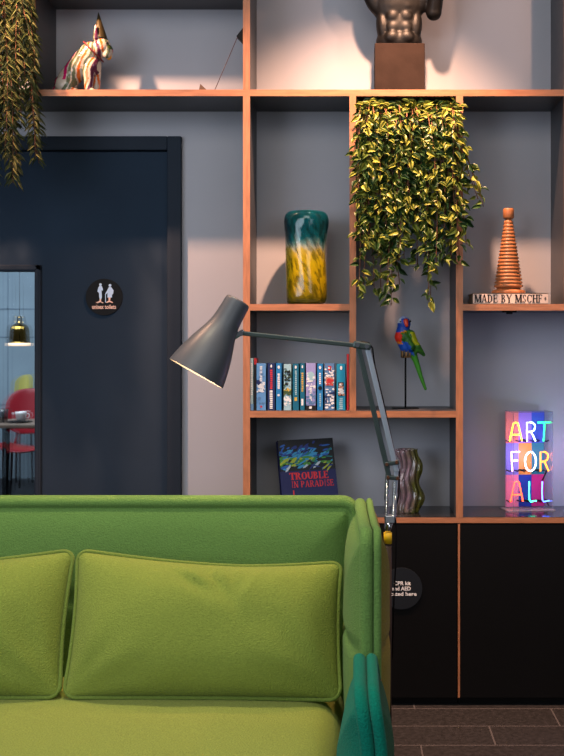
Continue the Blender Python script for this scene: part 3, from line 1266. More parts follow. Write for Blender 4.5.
def dogcol(co):
    a, b = co.x / u + 85, 90 - co.z / u / 1.065
    w = a + .32 * (b - 60) * (1 if a < 96 else .1) + 1.6 * math.sin(b * .22) + 1.2 * noise.noise(co * 40)
    if (a - 111.5) ** 2 + (b - 45.5) ** 2 < 5:
        return rgb(60, 74, 30)
    k = math.floor(w / 4.6)
    fr = w / 4.6 - k
    h = (math.sin(k * 12.9898 + (2 if co.y < 0 else 9)) * 43758.5453) % 1
    drip = 84 - 60 * ((math.sin(k * 78.233) * 1375.7) % 1) ** 2
    base = rgb(196, 180, 162)
    if .1 < fr < .1 + .42 + .35 * h and b < drip + 18:
        return PAL[int(h * 97) % len(PAL)]
    return base


GLZ = M('glazed_paint', attr=True, rough=.25, var=.04, coat=.5)
mb = MB()
mb.mesh(me, GLZ)
mb.build('dog_body', dog, local=True, colfn=dogcol)
mb = MB()
hm = M('gold_glitter', rgb(66, 56, 32), .45, metal=.4, var=.4, scale=300, bump=.4, bscale=300)
ax = (dp(98.4, 12) - dp(100.5, 38))
q = ax.to_track_quat('Z', 'Y').to_matrix().to_4x4()
mb.lathe([(0, 0), (7.4 * u, 0), (6.8 * u, 2 * u), (.35 * u, ax.length), (0, ax.length + .0005)], hm, mat=Matrix.Translation(dp(100.5, 38)) @ q)
mb.build('cone_hat', dog, local=True)
mb = MB()
cc = dp(93.5, 49)
ex, ez = Vector((.62, 0, .78)), Vector((0, 1, 0))
mb.tube([cc + (Vector((.70, 0, -.72)) * math.cos(k * PI / 12) * 13.2 + Vector((0, 1, 0)) * math.sin(k * PI / 12) * 12.2) * u for k in range(24)], .9 * u,
        M('collar_red', rgb(110, 36, 40), .5), n=6, closed=True)
mb.build('collar', dog, local=True)
for d in (-5.6, 5.6):
    mb = MB()
    mb.mesh(blob([('e', dp(108.4, 42, d), (1.3 * u,) * 3)], .0012, 0), BK)
    mb.build('eye', dog, local=True)

# ---- slim thing leaning in the same cell: black block on the upright with a cord down to a small wedge
yk = .08
t = thing('clip_light', 'small black block fixed to the upright with thin wire down to the shelf', 'light fitting', (X(213, yk), yk, S1t))
mb = MB()
xa = SX[0]
mb.poly([(xa, yk - .02, Z(27, yk)), (xa, yk - .02, Z(46, yk)), (X(237, yk), yk - .02, Z(37.5, yk))], BLACK)
mb.poly([(xa, yk + .02, Z(27, yk)), (X(237, yk), yk + .02, Z(37.5, yk)), (xa, yk + .02, Z(46, yk))], BLACK)
mb.poly([(xa, yk - .02, Z(27, yk)), (X(237, yk), yk - .02, Z(37.5, yk)), (X(237, yk), yk + .02, Z(37.5, yk)), (xa, yk + .02, Z(27, yk))], BLACK)
mb.poly([(xa, yk - .02, Z(46, yk)), (xa, yk + .02, Z(46, yk)), (X(237, yk), yk + .02, Z(37.5, yk)), (X(237, yk), yk - .02, Z(37.5, yk))], BLACK)
mb.poly([(xa, yk - .02, Z(27, yk)), (xa, yk + .02, Z(27, yk)), (xa, yk + .02, Z(46, yk)), (xa, yk - .02, Z(46, yk))], BLACK)
mb.build('block', t)
mb = MB()
mb.tube([(X(237.5, yk), yk, Z(37, yk)), (X(213, yk), yk, S1t + .0008)], .0012, M('wire_brown', rgb(96, 56, 44), .5), n=6)
mb.build('wire', t)
mb = MB()
p0, p1, p2 = (X(199, yk), S1t + .0003), (X(211, yk), S1t + .0003), (X(201, yk), Z(85, yk))
for yy in (yk - .02, yk + .02):
    mb.poly([(a, yy, b) for a, b in (p0, p1, p2)], M('wedge_brown', rgb(92, 66, 48), .6))
for (a, b) in ((p0, p1), (p1, p2), (p2, p0)):
    mb.poly([(a[0], yk - .02, a[1]), (b[0], yk - .02, b[1]), (b[0], yk + .02, b[1]), (a[0], yk + .02, a[1])], MATS['wedge_brown'])
tag(mb.build('wooden_wedge', at=(X(205, yk), yk, S1t)), 'small brown wedge lying on the shelf at the foot of the thin wire', 'ornament')

# ---- torso sculpture
yt = .13
u = sc(yt)


def tp(a, b, d=0.):
    return Vector(((a - 399) * u, d * u, (95.5 - b) * u))


tor = thing('torso_sculpture', 'dark muscular male torso sculpture on a brown block', 'sculpture', (X(399, yt), yt, S1t + .0003))
STONE = M('brown_stone', rgb(40, 30, 26), .8, var=.22, scale=14, bump=.2, bscale=40, spec=.08)
mb = MB()
mb.box(-24.6 * u, 24.6 * u, -20 * u, 20 * u, 0, 49 * u, STONE, bev=.0025)
mb.build('plinth', tor, local=True)
E = []
E += [('e', tp(399, 40), (23.4 * u, 15 * u, 14 * u)), ('e', tp(399, 24), (22.6 * u, 13.5 * u, 22 * u)), ('e', tp(398, 0), (27 * u, 15 * u, 28 * u)),
      ('e', tp(398, -24), (33 * u, 16 * u, 26 * u))]
for sx in (-1, 1):
    E += [('e', tp(398 + sx * 14, -16, -9), (15 * u, 8 * u, 12 * u))]
    for k, yy in enumerate((6, 17, 28)):
        E += [('e', tp(399 + sx * 6.4, yy, -10.6), (6.6 * u, 3.6 * u, 6.4 * u))]
    E += [('e', tp(399 + sx * 7, 38, -11.6), (7.5 * u, 4.5 * u, 6.5 * u))]
    E += [('e', tp(399 + sx * 16.5, 26, -2), (6.4 * u, 9.5 * u, 17 * u), (0, sx * .1, 0))]
    E += [('e', tp(398 + sx * 25, -6, -1), (10 * u, 9 * u, 22 * u), (0, sx * .35, 0))]
    E += [('e', tp(398 + sx * 36, -34, -1), (14 * u, 13 * u, 13 * u))]
E += [('c', tp(398, -46), 13 * u, tp(398, -66), 11 * u)]
# raised arm one side, bent arm with hanging elbow on the other
E += [('c', tp(362, -36), 12 * u, tp(340, -62), 9 * u), ('c', tp(340, -62), 9 * u, tp(356, -92), 6 * u)]
E += [('c', tp(436, -34), 11.5 * u, tp(433.5, 12, -4), 8 * u), ('c', tp(433.5, 12, -4), 7.6 * u, tp(438, -30, -20), 6.2 * u)]
me = blob(E, .0042, 7)
BRZ = M('dark_bronze', rgb(9, 8, 8), .5, spec=.32, metal=.0, var=.25, scale=20)
mb = MB()
# cut the body flat on top of the plinth
zc = 49 * u
for v in me.vertices:
    if v.co.z < zc:
        v.co.z = zc
mb.mesh(me, BRZ)
mb.build('torso_body', tor, local=True)

# ------------------------------------------------------------------ plants
LEAF = M('variegated_leaf', attr=True, rough=.42, var=.12, scale=70, bump=.1, bscale=60)
STEM = M('vine_stem', rgb(112, 70, 44), .6, var=.2)


def leaf(mb, base, d, nrm, L, W, col, edge):
    d = d.normalized()
    s = d.cross(nrm)
    s = s.normalized() if s.length > 1e-4 else d.orthogonal().normalized()
    n = s.cross(d).normalized()
    pts = []
    prof = ((0., .0, 0), (.18, .7, .06), (.45, 1., .1), (.75, .6, .04), (1., 0, -.12))
    bm = mb.bm
    im = mb.mi(LEAF)
    mid, lf, rt = [], [], []
    for (t, w, h) in prof:
        c = base + d * (L * t) + n * (L * h)
        mid.append(bm.verts.new(c)); mb.cols.append(col)
        if w > 0:
            e = n * (L * .10 * w)
            lf.append(bm.verts.new(c + s * (W / 2 * w) + e)); mb.cols.append(edge)
            rt.append(bm.verts.new(c - s * (W / 2 * w) + e)); mb.cols.append(edge if random.random() < .6 else col)
    for sd in (lf, rt):
        fs = [(mid[0], mid[1], sd[0])]
        for i in range(2):
            fs.append((mid[i + 1], mid[i + 2], sd[i + 1], sd[i]))
        fs.append((mid[3], mid[4], sd[2]))
        for f in fs:
            q = bm.faces.new(f)
            q.material_index = im
            q.smooth = True


rnd = random.Random(11)
pl = thing('trailing_plant', 'bushy trailing plant with yellow and green leaves hanging above the parrot', 'plant', (X(406), .12, S1b - .17))
mb = MB()
mb.box(SX[3] + .012, SX[4] - .012, .05, .2, S1b - .16, S1b - .05, M('planter_black', rgb(18, 18, 18), .6), bev=.004)
mb.build('planter', pl)
mbl, mbs = MB(), MB()
strands = []
# (top x, bottom x, bottom y, density)
for i in range(74):
    xt_ = rnd.uniform(361, 456)
    if xt_ < 382:
        yb_ = rnd.choice((288, 250, 230, 215, 205, 240))
    elif xt_ < 402:
        yb_ = rnd.choice((262, 240, 225, 215, 208, 235))
    elif xt_ < 418:
        yb_ = rnd.choice((208, 216, 225))
    elif xt_ < 440:
        yb_ = rnd.choice((303, 285, 240, 220, 265))
    else:
        yb_ = rnd.choice((250, 235, 210, 190, 262))
    xb_ = xt_ + rnd.uniform(-6, 8)
    if xt_ < 402:
        xb_ = min(max(xb_, 360), 402)
    strands.append((xt_, xb_, yb_))
strands += [(452, 482, 208), (453, 474, 186), (454, 476, 200), (452, 466, 245), (360, 357, 205), (360, 358, 292), (368, 364, 298), (388, 392, 306), (392, 388, 300), (430, 426, 302), (424, 430, 300), (380, 398, 285), (432, 436, 272), (446, 452, 262), (450, 462, 225)]
for (xt_, xb_, yb_) in strands:
    y1 = rnd.uniform(-.075, -.005)
    y0_ = rnd.uniform(.03, .09)
    top = Vector((X(xt_), y0_, S1b - .012))
    pts = []
    nseg = 14
    zb_ = Z(yb_)
    ph = rnd.uniform(0, 6)
    for k in range(nseg + 1):
        t_ = k / nseg
        e = min(1, t_ * 4)
        yy = y0_ + (y1 - y0_) * (1 - (1 - e) ** 2)
        zz = top.z + .007 * math.sin(min(t_ * 9, PI)) + (zb_ - top.z) * t_
        xx = X(xt_ + (xb_ - xt_) * t_ ** 1.3 + 1.6 * math.sin(ph + t_ * 7))
        pts.append(Vector((xx, yy, zz)))
    mbs.tube(pts, .0016, STEM, n=5)
    ln = abs(zb_ - top.z)
    nl = int(ln / .0185)
    for k in range(nl):
        t_ = (k + rnd.random()) / nl
        q = min(nseg - 1, int(t_ * nseg))
        p = pts[q].lerp(pts[q + 1], t_ * nseg - q)
        az = rnd.uniform(-PI, PI)
        d = Vector((math.sin(az) * .8, -abs(math.cos(az)) * .55 - .05, rnd.uniform(-1.15, -.05) if t_ > .12 else rnd.uniform(-.5, .35)))
        nr = Vector((rnd.uniform(-1.1, 1.1), -1, rnd.uniform(-.3, 1.1)))
        r = rnd.random()
        dep = (p.z - Z(303)) / (Z(97) - Z(303))       # lower leaves are greener
        if r < .25 + .35 * dep:
            col, ed = rgb(116, 126, 46), rgb(134, 138, 58)
        elif r < .72:
            col, ed = rgb(66, 88, 32), rgb(78, 96, 36)
        else:
            col, ed = rgb(30, 58, 26), rgb(36, 66, 28)
        s_ = rnd.uniform(.027, .046)
        g_ = rnd.uniform(.75, 1.2)
        col, ed = tuple(q_ * g_ for q_ in col), tuple(q_ * g_ for q_ in ed)
        leaf(mbl, p + d.normalized() * .006, d, nr, s_, s_ * rnd.uniform(.36, .58), col, ed)
mbl.build('foliage', pl, normals=False)
mbs.build('stems', pl)

rnd = random.Random(23)
wl = thing('willow_plant', 'feathery narrow-leaved trailing plant hanging at the upper left corner', 'plant', (X(-8), .12, S0b + .0235))
POT = M('clay_pot', rgb(96, 72, 60), .8, var=.12)
mb = MB()
mb.lathe([(0, 0), (.085, 0), (.1, .14), (.112, .145), (.112, .17), (.1, .17), (.095, .15), (0, .15)], POT, n=32)
mb.build('pot', wl, local=True)
WLEAF = LEAF
mbl, mbs = MB(), MB()
for i in range(62):
    xb_ = rnd.uniform(-70, 30)
    if i < 44:
        xb_ = rnd.uniform(-6, 40)
    xx_ = xb_
    ybm = rnd.uniform(90, 188) if xx_ < 24 else rnd.uniform(60, 165)
    if i % 5 == 0:
        ybm = rnd.uniform(20, 95)
    y1 = rnd.uniform(-.10, -.02)
    a0 = rnd.uniform(0, 2 * PI)
    st = Vector((X(-8) + .05 * math.cos(a0), .12 + .05 * math.sin(a0), S0b + .17))
    over = Vector((X(xb_ * .8 - 2), y1, S0b + .06 + rnd.uniform(-.03, .08)))
    bot = Vector((X(xb_ + rnd.uniform(-3, 7)), y1 + rnd.uniform(-.02, .02), Z(ybm)))
    pts = []
    for k in range(6):
        t_ = k / 5
        pts.append(st.lerp(over, t_) + Vector((0, 0, .07 * math.sin(t_ * PI))))
    ph = rnd.uniform(0, 6)
    for k in range(1, 12):
        t_ = k / 11
        pts.append(over.lerp(bot, t_) + Vector((.006 * math.sin(ph + t_ * 6), 0, 0)))
    mbs.tube(pts, .0013, STEM, n=4)
    n_ = int((over - bot).length / .0115)
    for k in range(n_):
        t_ = (k + rnd.random()) / n_
        p = over.lerp(bot, t_) + Vector((.006 * math.sin(ph + t_ * 6), 0, 0))
        sd = 1 if k % 2 else -1
        d = Vector((sd * rnd.uniform(.35, .9), rnd.uniform(-.5, .3), rnd.uniform(-1.1, -.5)))
        nr = Vector((rnd.uniform(-.4, .4), -1, rnd.uniform(0, .6)))
        r = rnd.random()
        if r < .35:
            col = rgb(118, 118, 76)
        elif r < .75:
            col = rgb(92, 100, 58)
        else:
            col = rgb(54, 66, 46)
        s_ = rnd.uniform(.034, .052)
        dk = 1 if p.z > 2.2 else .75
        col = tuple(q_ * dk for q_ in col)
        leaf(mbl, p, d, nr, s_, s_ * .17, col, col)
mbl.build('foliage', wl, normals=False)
mbs.build('stems', wl)

# ------------------------------------------------------------------ sofa
def rrect(L, H, R, d, ns, nc):
    hl, hh = L / 2 - d, H / 2 - d
    hl, hh = max(hl, 0), max(hh, 0)
    r = max(min(R - d, hl, hh), 0)
    pts = []
    for (cx, cy, a0) in ((hl - r, hh - r, 0), (-hl + r, hh - r, 90), (-hl + r, -hh + r, 180), (hl - r, -hh + r, 270)):
        arc = [(cx + r * math.cos(math.radians(a0 + 90 * k / nc)), cy + r * math.sin(math.radians(a0 + 90 * k / nc))) for k in range(nc + 1)]
        pts.append(arc)
    out = []
    for i in range(4):
        out += pts[i]
        a, b = pts[i][-1], pts[(i + 1) % 4][0]
        n = ns[i % 2]
        out += [(a[0] + (b[0] - a[0]) * k / n, a[1] + (b[1] - a[1]) * k / n) for k in range(1, n)]
    return out


def pad(mb, L, H, R, tf, xf, m, sgn=1, step=.014, warp=None, insets=None, lip=.016, lipm=None):
    lipw = []
    if insets is None:
        for th_ in (0, 22, 45, 68, 90, 112, 135, 155, 175):
            t_ = math.radians(th_)
            lipw.append((lip * (1 - math.sin(t_)), lip * (1 - math.cos(t_))))
        ds = [q[0] for q in lipw] + [lip * q for q in (1.25, 1.5, 1.75, 2.0, 2.3, 2.7, 3.2)]
    else:
        ds = list(insets)
    mx = min(L, H) / 2
    d = ds[-1]
    while d + step < mx:
        d += step
        ds.append(d)
    ds.append(mx)
    ns = (max(4, int(L / .02)), max(4, int(H / .02)))
    rings = []
    for k, d in enumerate(ds):
        ring = []
        for (a, b) in rrect(L, H, R, d, ns, 6):
            w = lipw[k][1] if k < len(lipw) else tf(d, a, b)
            if warp:
                a, b = warp(a, b)
            ring.append(mb.bm.verts.new(xf(a, b, w * sgn)))
        rings.append(ring)
    im0, il = mb.mi(m), mb.mi(lipm or m)
    n = len(rings[0])
    for kk, (A, B) in enumerate(zip(rings, rings[1:])):
        im = il if kk < len(lipw) else im0
        for j in range(n):
            f = mb.bm.faces.new((A[j], A[(j + 1) % n], B[(j + 1) % n], B[j]))
            f.material_index = im
            f.smooth = True


def panel_t(T, fall=.05, chan=(), vert=(), lip=.016):
    def f(d, a, b):
        s_ = d - lip
        # rolled edge falls into the stitch line, then the padding swells
        roll = 2 * lip * max(0, 1 - (s_ / (lip * 1.15)) ** 2) ** .5 if s_ < lip * 1.15 else 0
        q = d - 1.75 * lip
        body = lip * 1.25 + (T - lip * 1.25) * (1 - math.exp(-max(q, 0) / fall))
        for c in chan:
            body -= .013 * math.exp(-((b - c) / .012) ** 2) * min(1, max(q, 0) / .03)
        body += .003 * noise.noise(Vector((a * 5, b * 5, 1.3))) * min(1, max(q, 0) / .03)
        return max(roll, body)
    return f


SL, SR = -1.86, .03       # mid planes of the side panels
sofa = thing('sofa', 'lime green wool high-back sofa with padded panels and teal arm panel in the foreground', 'sofa', ((SL + SR) / 2, -1.35, 0))
PZ0, PZ1 = .24, .888
zc, hz = (PZ0 + PZ1) / 2, PZ1 - PZ0
# back panel
L_ = SR - SL - .03
mb = MB()
xm = (SL + SR) / 2
pad(mb, L_, hz, .05, panel_t(.062, .05, chan=(.62 - zc,)), lambda a, b, w: Vector((xm + a, -.945 - w, zc + b)), GREEN)
pad(mb, L_, hz, .05, panel_t(.05, .05, chan=(.62 - zc,)), lambda a, b, w: Vector((xm + a, -.945 + w, zc + b)), GREEN)
mb.build('back_panel', sofa, merge=1e-5)
# side panels
for xs, s_ in ((SR, 1), (SL, -1)):
    mb = MB()
    ym, ly = -1.195, .56
    dip = lambda a, b: -.024 * max(0, 1 - ((a - .01) / .25) ** 2) * max(0, b / (hz / 2)) ** 3
    bend = lambda a, b: .012 * math.cos((a + .28) * 3)
    pad(mb, ly, hz, .05, panel_t(.07, .06, chan=(.60 - zc,), vert=()), lambda a, b, w: Vector((xs - s_ * w + s_ * bend(a, b), ym + a, zc + b + dip(a, b))), GREEN)
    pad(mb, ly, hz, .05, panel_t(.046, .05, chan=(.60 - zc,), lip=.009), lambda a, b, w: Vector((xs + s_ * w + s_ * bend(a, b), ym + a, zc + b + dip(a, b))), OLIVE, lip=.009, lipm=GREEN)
    mb.build('side_panel', sofa, merge=1e-5, label='padded side panel, green inside and olive outside')
    # teal lower arm panel
    mb = MB()
    ya, la, za, ha = -1.63, .34, .42, .40
    crv = lambda a, b: .011 * math.sin(b * 14 + 1.)
    pad(mb, la, ha, .07, panel_t(.100, .105, lip=.0145), lambda a, b, w: Vector((xs - s_ * w + s_ * crv(a, b), ya + a, za + b)), TEAL, lip=.0145)
    pad(mb, la, ha, .07, panel_t(.046, .07, lip=.0125), lambda a, b, w: Vector((xs + s_ * w + s_ * crv(a, b), ya + a, za + b)), TEALD, lip=.0125, lipm=TEAL)
    mb.build('arm_panel', sofa, merge=1e-5, label='low teal padded arm panel')
# seat
mb = MB()
sy0, sy1 = -1.80, -1.0
pad(mb, SR - SL - .11, sy1 - sy0, .05, lambda d, a, b: .10 * (1 - math.exp(-d / .022)) + .012 * (1 - math.exp(-d / .15)) + .002 * noise.noise(Vector((a * 6, b * 6, 0))),
    lambda a, b, w: Vector((xm + a, (sy0 + sy1) / 2 + b, .33 + w)), LIME, insets=(0, .002, .005, .01, .018, .03, .045))
pad(mb, SR - SL - .11, sy1 - sy0, .05, lambda d, a, b: .04 * (1 - math.exp(-d / .01)), lambda a, b, w: Vector((xm + a, (sy0 + sy1) / 2 + b, .33 + w)), LIME, sgn=-1,
    insets=(0, .004, .01, .02), step=.2)
mb.build('seat', sofa, merge=1e-5)
FRM = M('frame_grey', rgb(60, 60, 62), .5, metal=.6)
mb = MB()
mb.box(SL + .05, SR - .05, -1.74, -.99, .235, .29, FRM, bev=.006)
mb.build('base_frame', sofa)
for (a, b) in ((SL + .12, -1.68), (SR - .12, -1.68), (SL + .12, -1.05), (SR - .12, -1.05)):
    mb = MB()
    mb.tube([(a, b, 0), (a, b, .24)], [.013, .016], FRM, n=12)
    mb.build('leg', sofa)
mb = MB()
mb.box(SR + .026, SR + .03, -1.475, -1.463, .505, .545, M('strip_pink', rgb(232, 60, 90), .6), mat=None)  # thin pink strip at the front edge of the side panel
mb.build('pink_strip', sofa, label='small pink strip on the side panel')

# cushions
def cushion(xc, label, seed, crease, mir=1):
    Wc, Hc = .672, .354
    tilt = math.radians(23)
    base = Vector((xc, -1.285, .444))
    up = Vector((0, math.sin(tilt), math.cos(tilt)))
    nf = Vector((0, -math.cos(tilt), math.sin(tilt)))
    cen = up * (Hc / 2)

    def tf(d, a, b):
        ka, kb = min(1, abs(a) / (Wc / 2)), min(1, abs(b) / (Hc / 2))
        t = .106 * (1 - ka ** 2.8) ** .62 * (1 - kb ** 2.4) ** .62
        t += .006 * noise.noise(Vector((a * 7 + seed, b * 9, seed))) * min(1, d / .05)
        if crease:
            for (ca, cb, an, L2, wd, dp_) in ((.03, .105, -1.0, .07, .012, .022), (.075, .10, -1.3, .055, .010, .018), (-.035, .10, -.6, .065, .013, .016), (.105, .12, -1.8, .05, .01, .012)):
                da, db = a - ca, b - cb
                l = da * math.cos(an) + db * math.sin(an)
                q = -da * math.sin(an) + db * math.cos(an)
                t -= dp_ * math.exp(-(l / L2) ** 2 - (q / wd) ** 2) * min(1, d / .03)
                t += dp_ * .5 * math.exp(-(l / L2) ** 2 - ((q - 2 * wd) / wd) ** 2) * min(1, d / .03)
        # wrinkles running from the lower corners
        for sx in (-1, 1):
            r_ = math.hypot(a - sx * Wc / 2, b + Hc / 2)
            an = math.atan2(b + Hc / 2, abs(a - sx * Wc / 2) + 1e-6)
            t += .0035 * math.sin(an * 11 + seed) * math.exp(-((r_ - .14) / .08) ** 2) * min(1, d / .03)
        return t

    def warp(a, b):
        ka, kb = mir * a / (Wc / 2), b / (Hc / 2)
        return (a - mir * .010 * ka * (1 - kb * kb),
                b - (.034 if kb > 0 else .004) * kb * (1 - abs(ka - .25) ** 1.6 / 1.43) * abs(kb) - (.006 * ka if kb > 0 else .004 * ka) * abs(kb))
    xf = lambda a, b, w: cen + Vector((a, 0, 0)) + up * b + nf * w
    t = thing('cushion', label, 'cushion', base, group='back cushions on the sofa')
    mb = MB()
    ins = (0, .004, .01, .018, .028, .04, .052)
    pad(mb, Wc, Hc, .03, tf, xf, CUSH, 1, insets=ins, warp=warp, step=.009)
    pad(mb, Wc, Hc, .03, lambda d, a, b: tf(d, a, b) * .7, xf, CUSH, -1, insets=ins, warp=warp, step=.02)
    mb.build('cushion_body', t, merge=1e-5, local=True)
    mb = MB()
    pts = []
    for (a, b) in rrect(Wc + .006, Hc + .006, .033, 0, (34, 20), 6):
        a, b = warp(a, b)
        pts.append(xf(a, b, 0))
    mb.tube(pts, .0055, PIPE, n=8, closed=True)
    mb.build('piping', t, local=True)
    return t


cushion(-.372, 'yellow-green wool cushion with creased top edge next to the sofa side panel', 1.7, True)
cushion(-1.056, 'yellow-green wool cushion partly cut off at the left of the sofa', 5.1, False, -1)

# ------------------------------------------------------------------ floor lamp
yl_ = -.80
u = sc(yl_)


def lp(a, b, d=0.):
    return Vector((X(a, yl_), yl_ + d, Z(b, yl_)))


lamp = thing('floor_lamp', 'grey jointed floor lamp with bell shade rising beside the sofa', 'floor lamp', (X(387.8, yl_), yl_, 0))
GRAPH = M('graphite_paint', rgb(74, 78, 86), .42, metal=.1, var=.04)
INNER = M('shade_white', rgb(245, 235, 220), .5, var=.02)
ARMG = M('arm_grey_green', rgb(62, 74, 74), .35, metal=.5, var=.05)
ARMS = M('arm_silver', rgb(150, 160, 175), .35, metal=.4, var=.05)
CHROME = M('chrome', rgb(200, 202, 206), .14, metal=1., var=.03)
COPPER = M('copper_bolt', rgb(176, 120, 96), .25, metal=1., var=.03)
YEL = M('yellow_ring', rgb(212, 176, 16), .45, var=.05)
PBROWN = M('pole_brown', rgb(24, 14, 13), .65, metal=.2, var=.06)
mb = MB()
bx0 = lp(387.8, 0)
bx0.z = 0
mb.lathe([(0, 0), (.125, 0), (.13, .006), (.128, .016), (.02, .024), (0, .024)], PBROWN, origin=(bx0.x, yl_ + .05, .0), n=40)
mb.build('lamp_base', lamp)
mb = MB()
mb.tube([(bx0.x, yl_, .014), lp(387.8, 545)], 3.8 * u, PBROWN, n=16)
mb.build('pole', lamp, label='dark brown pole')
mb = MB()
mb.tube([lp(387.8, 543.5), lp(387.8, 532.5)], 4.1 * u, YEL, n=20)
mb.build('ring', lamp, label='yellow ring on the pole')
mb = MB()
mb.tube([lp(388, 532), lp(388, 528), lp(389, 521)], [3.2 * u, 4 * u, 4.2 * u], CHROME, n=16)
mb.box(*[f for p in ((X(384.5, yl_), X(395, yl_)), (yl_ - .012, yl_ + .012), (Z(523, yl_), Z(515, yl_))) for f in p], ARMS, bev=.003)
mb.build('socket', lamp)
for (a, m) in ((386.2, CHROME), (393.6, CHROME)):
    mb = MB()
    top = 474 if a < 390 else 478
    tx = a + 1.2
    mb.tube([lp(a, 522), lp(tx, top)], 1.0 * u, m, n=8)
    # coil
    hel = []
    p0, p1 = lp(a, 519, -.002), lp(tx, top + 4, -.002)
    nt_ = 26
    for k in range(nt_ * 8 + 1):
        f = k / (nt_ * 8)
        an = 2 * PI * nt_ * f
        hel.append(p0.lerp(p1, f) + Vector((math.cos(an), math.sin(an), 0)) * 1.8 * u)
    mb.tube(hel, .55 * u, m, n=5)
    mb.build('spring', lamp)


def bar(mb, p0, p1, w, d, m):
    v = p1 - p0
    q = Matrix.Translation((p0 + p1) / 2) @ Matrix.Rotation(math.atan2(v.x, v.z), 4, 'Y')
    mb.box(-w / 2, w / 2, -d / 2, d / 2, -v.length / 2, v.length / 2, m, bev=min(w, d) * .22, mat=q)


mb = MB()
bar(mb, lp(357.4, 343), lp(389, 476), 5.2 * u, .016, ARMG)
bar(mb, lp(388, 466), lp(386, 500), 4 * u, .012, ARMG)
mb.build('lower_arm', lamp, label='dark lower arm bar')
mb = MB()
bar(mb, lp(366.4, 343.5), lp(396.6, 472), 5.4 * u, .016, ARMS)
bar(mb, lp(396.6, 468), lp(393.4, 518), 4.2 * u, .012, ARMS)
mb.build('lower_arm', lamp, label='silver lower arm bar')
mb = MB()
bar(mb, lp(385, 464), lp(399.5, 462), 4.4 * u, .02, ARMG)
for (a, b) in ((386.6, 464), (396.5, 462)):
    mb.tube([lp(a, b, -.016), lp(a, b, .016)], 1.7 * u, COPPER, n=12)
mb.build('lower_joint', lamp)
mb = MB()
bar(mb, lp(386, 477), lp(398.5, 478), 4.4 * u, .02, ARMG)
for (a, b) in ((388, 477), (397.5, 478)):
    mb.tube([lp(a, b, -.016), lp(a, b, .016)], 1.7 * u, COPPER, n=12)
mb.build('lower_joint', lamp)
mb = MB()
bar(mb, lp(240, 333), lp(371, 347), 4.6 * u, .014, ARMG)
mb.build('upper_arm', lamp)
mb = MB()
bar(mb, lp(353, 344.2), lp(371, 347), 7 * u, .024, ARMG)
for (a, b) in ((357.5, 345.2), (366.8, 346.4)):
    mb.tube([lp(a, b, -.016), lp(a, b, .016)], 2.2 * u, CHROME, n=14)
mb.build('elbow_joint', lamp)
mb = MB()
mb.tube([lp(354, 343, -.004), lp(362, 341.8, -.004), lp(369, 343, -.004), lp(372.4, 348, -.004), lp(373.4, 356, 0), lp(375, 366, .008), lp(383, 400, .012), lp(395, 455, .012),
         lp(399.5, 472, .01), lp(399, 495, .01), lp(395, 512, .01), lp(396.5, 530, .01), lp(396, 560, .01), lp(394, 600, .01), lp(392.4, 660, .01)], .8 * u, BLACK, n=8)
mb.build('power_cord', lamp)
# shade
c0, c1 = lp(237.6, 302), lp(197.6, 373.4)
axd = (c1 - c0)
axd.y = -.028
La = axd.length
q = Matrix.Translation(c0) @ axd.to_track_quat('Z', 'Y').to_matrix().to_4x4()
k = La / 81.7
outp = [(0, -2.2), (10.6, -2.2), (12.4, -1.2), (12.8, .5), (13.2, 12), (13.9, 22), (15.2, 29), (17.6, 37), (20.6, 45), (23.6, 54), (26.4, 64), (28.6, 74), (30, 81.7)]
mb = MB()
outer = smoothp([(r * k, z * k) for r, z in outp], 1)
inner = [((r - .9 * (1 if r > 2 else 0)) * k, z * k) for r, z in ((29.9, 81.7), (27.6, 74), (25.4, 64), (22.6, 54), (19.4, 45), (16, 36), (13.2, 27), (11, 15), (0.0, 14))]
mb.lathe(outer, GRAPH, mat=q, n=56)
mb.lathe([(30 * k, 81.7 * k)] + inner, INNER, mat=q, n=56)
shade = mb.build('lamp_shade', lamp, normals=False)
mb = MB()
mb.lathe([(0, 26 * k), (4 * k, 27 * k), (5 * k, 36 * k), (8.6 * k, 48 * k), (9.2 * k, 55 * k), (6.5 * k, 62 * k), (0, 65 * k)],
         M('bulb_glow', rgb(255, 214, 160), .4, emit=14, var=0), mat=q, n=20)
mb.build('bulb', shade)
mb = MB()
bar(mb, lp(233, 338), lp(244, 331), 5 * u, .014, CHROME)
mb.tube([lp(241, 333.5, -.012), lp(241, 333.5, .012)], 2.6 * u, CHROME, n=14)
mb.build('shade_bracket', lamp)

# ------------------------------------------------------------------ back room
BRASS = M('polished_brass', rgb(150, 126, 64), .16, metal=1., var=.05)
yr = 4.9
u = sc(yr)
pc = Vector((X(19.5, yr), yr, Z(346, yr)))
pd = thing('pendant_lamp', 'brass bell pendant lamp hanging in the room behind the glass', 'pendant lamp', pc)
mb = MB()
mb.lathe(smoothp([(0, 30 * u), (2.2 * u, 30 * u), (2.6 * u, 24 * u), (3.8 * u, 22.5 * u), (7.6 * u, 20.5 * u), (9.4 * u, 17 * u), (9.9 * u, 9 * u), (10 * u, 4 * u), (10.4 * u, 3.4 * u), (10.4 * u, 2.8 * u), (9.2 * u, 3 * u), (8 * u, 15 * u), (0, 20 * u)], 1),
         BRASS, n=40)
mb.build('lamp_shade', pd, local=True)
mb = MB()
mb.lathe([(9.9 * u, 0), (10.6 * u, 0), (10.6 * u, 3 * u), (9.6 * u, 3 * u), (9.9 * u, 0)], M('ring_cream', rgb(235, 205, 175), .5, emit=1.2), n=40)
mb.build('light_ring', pd, local=True)
mb = MB()
mb.tube([(0, 0, 29 * u), (0, 0, 3.2 - pc.z)], .003, ARMS, n=6)
mb.build('cord', pd, local=True)

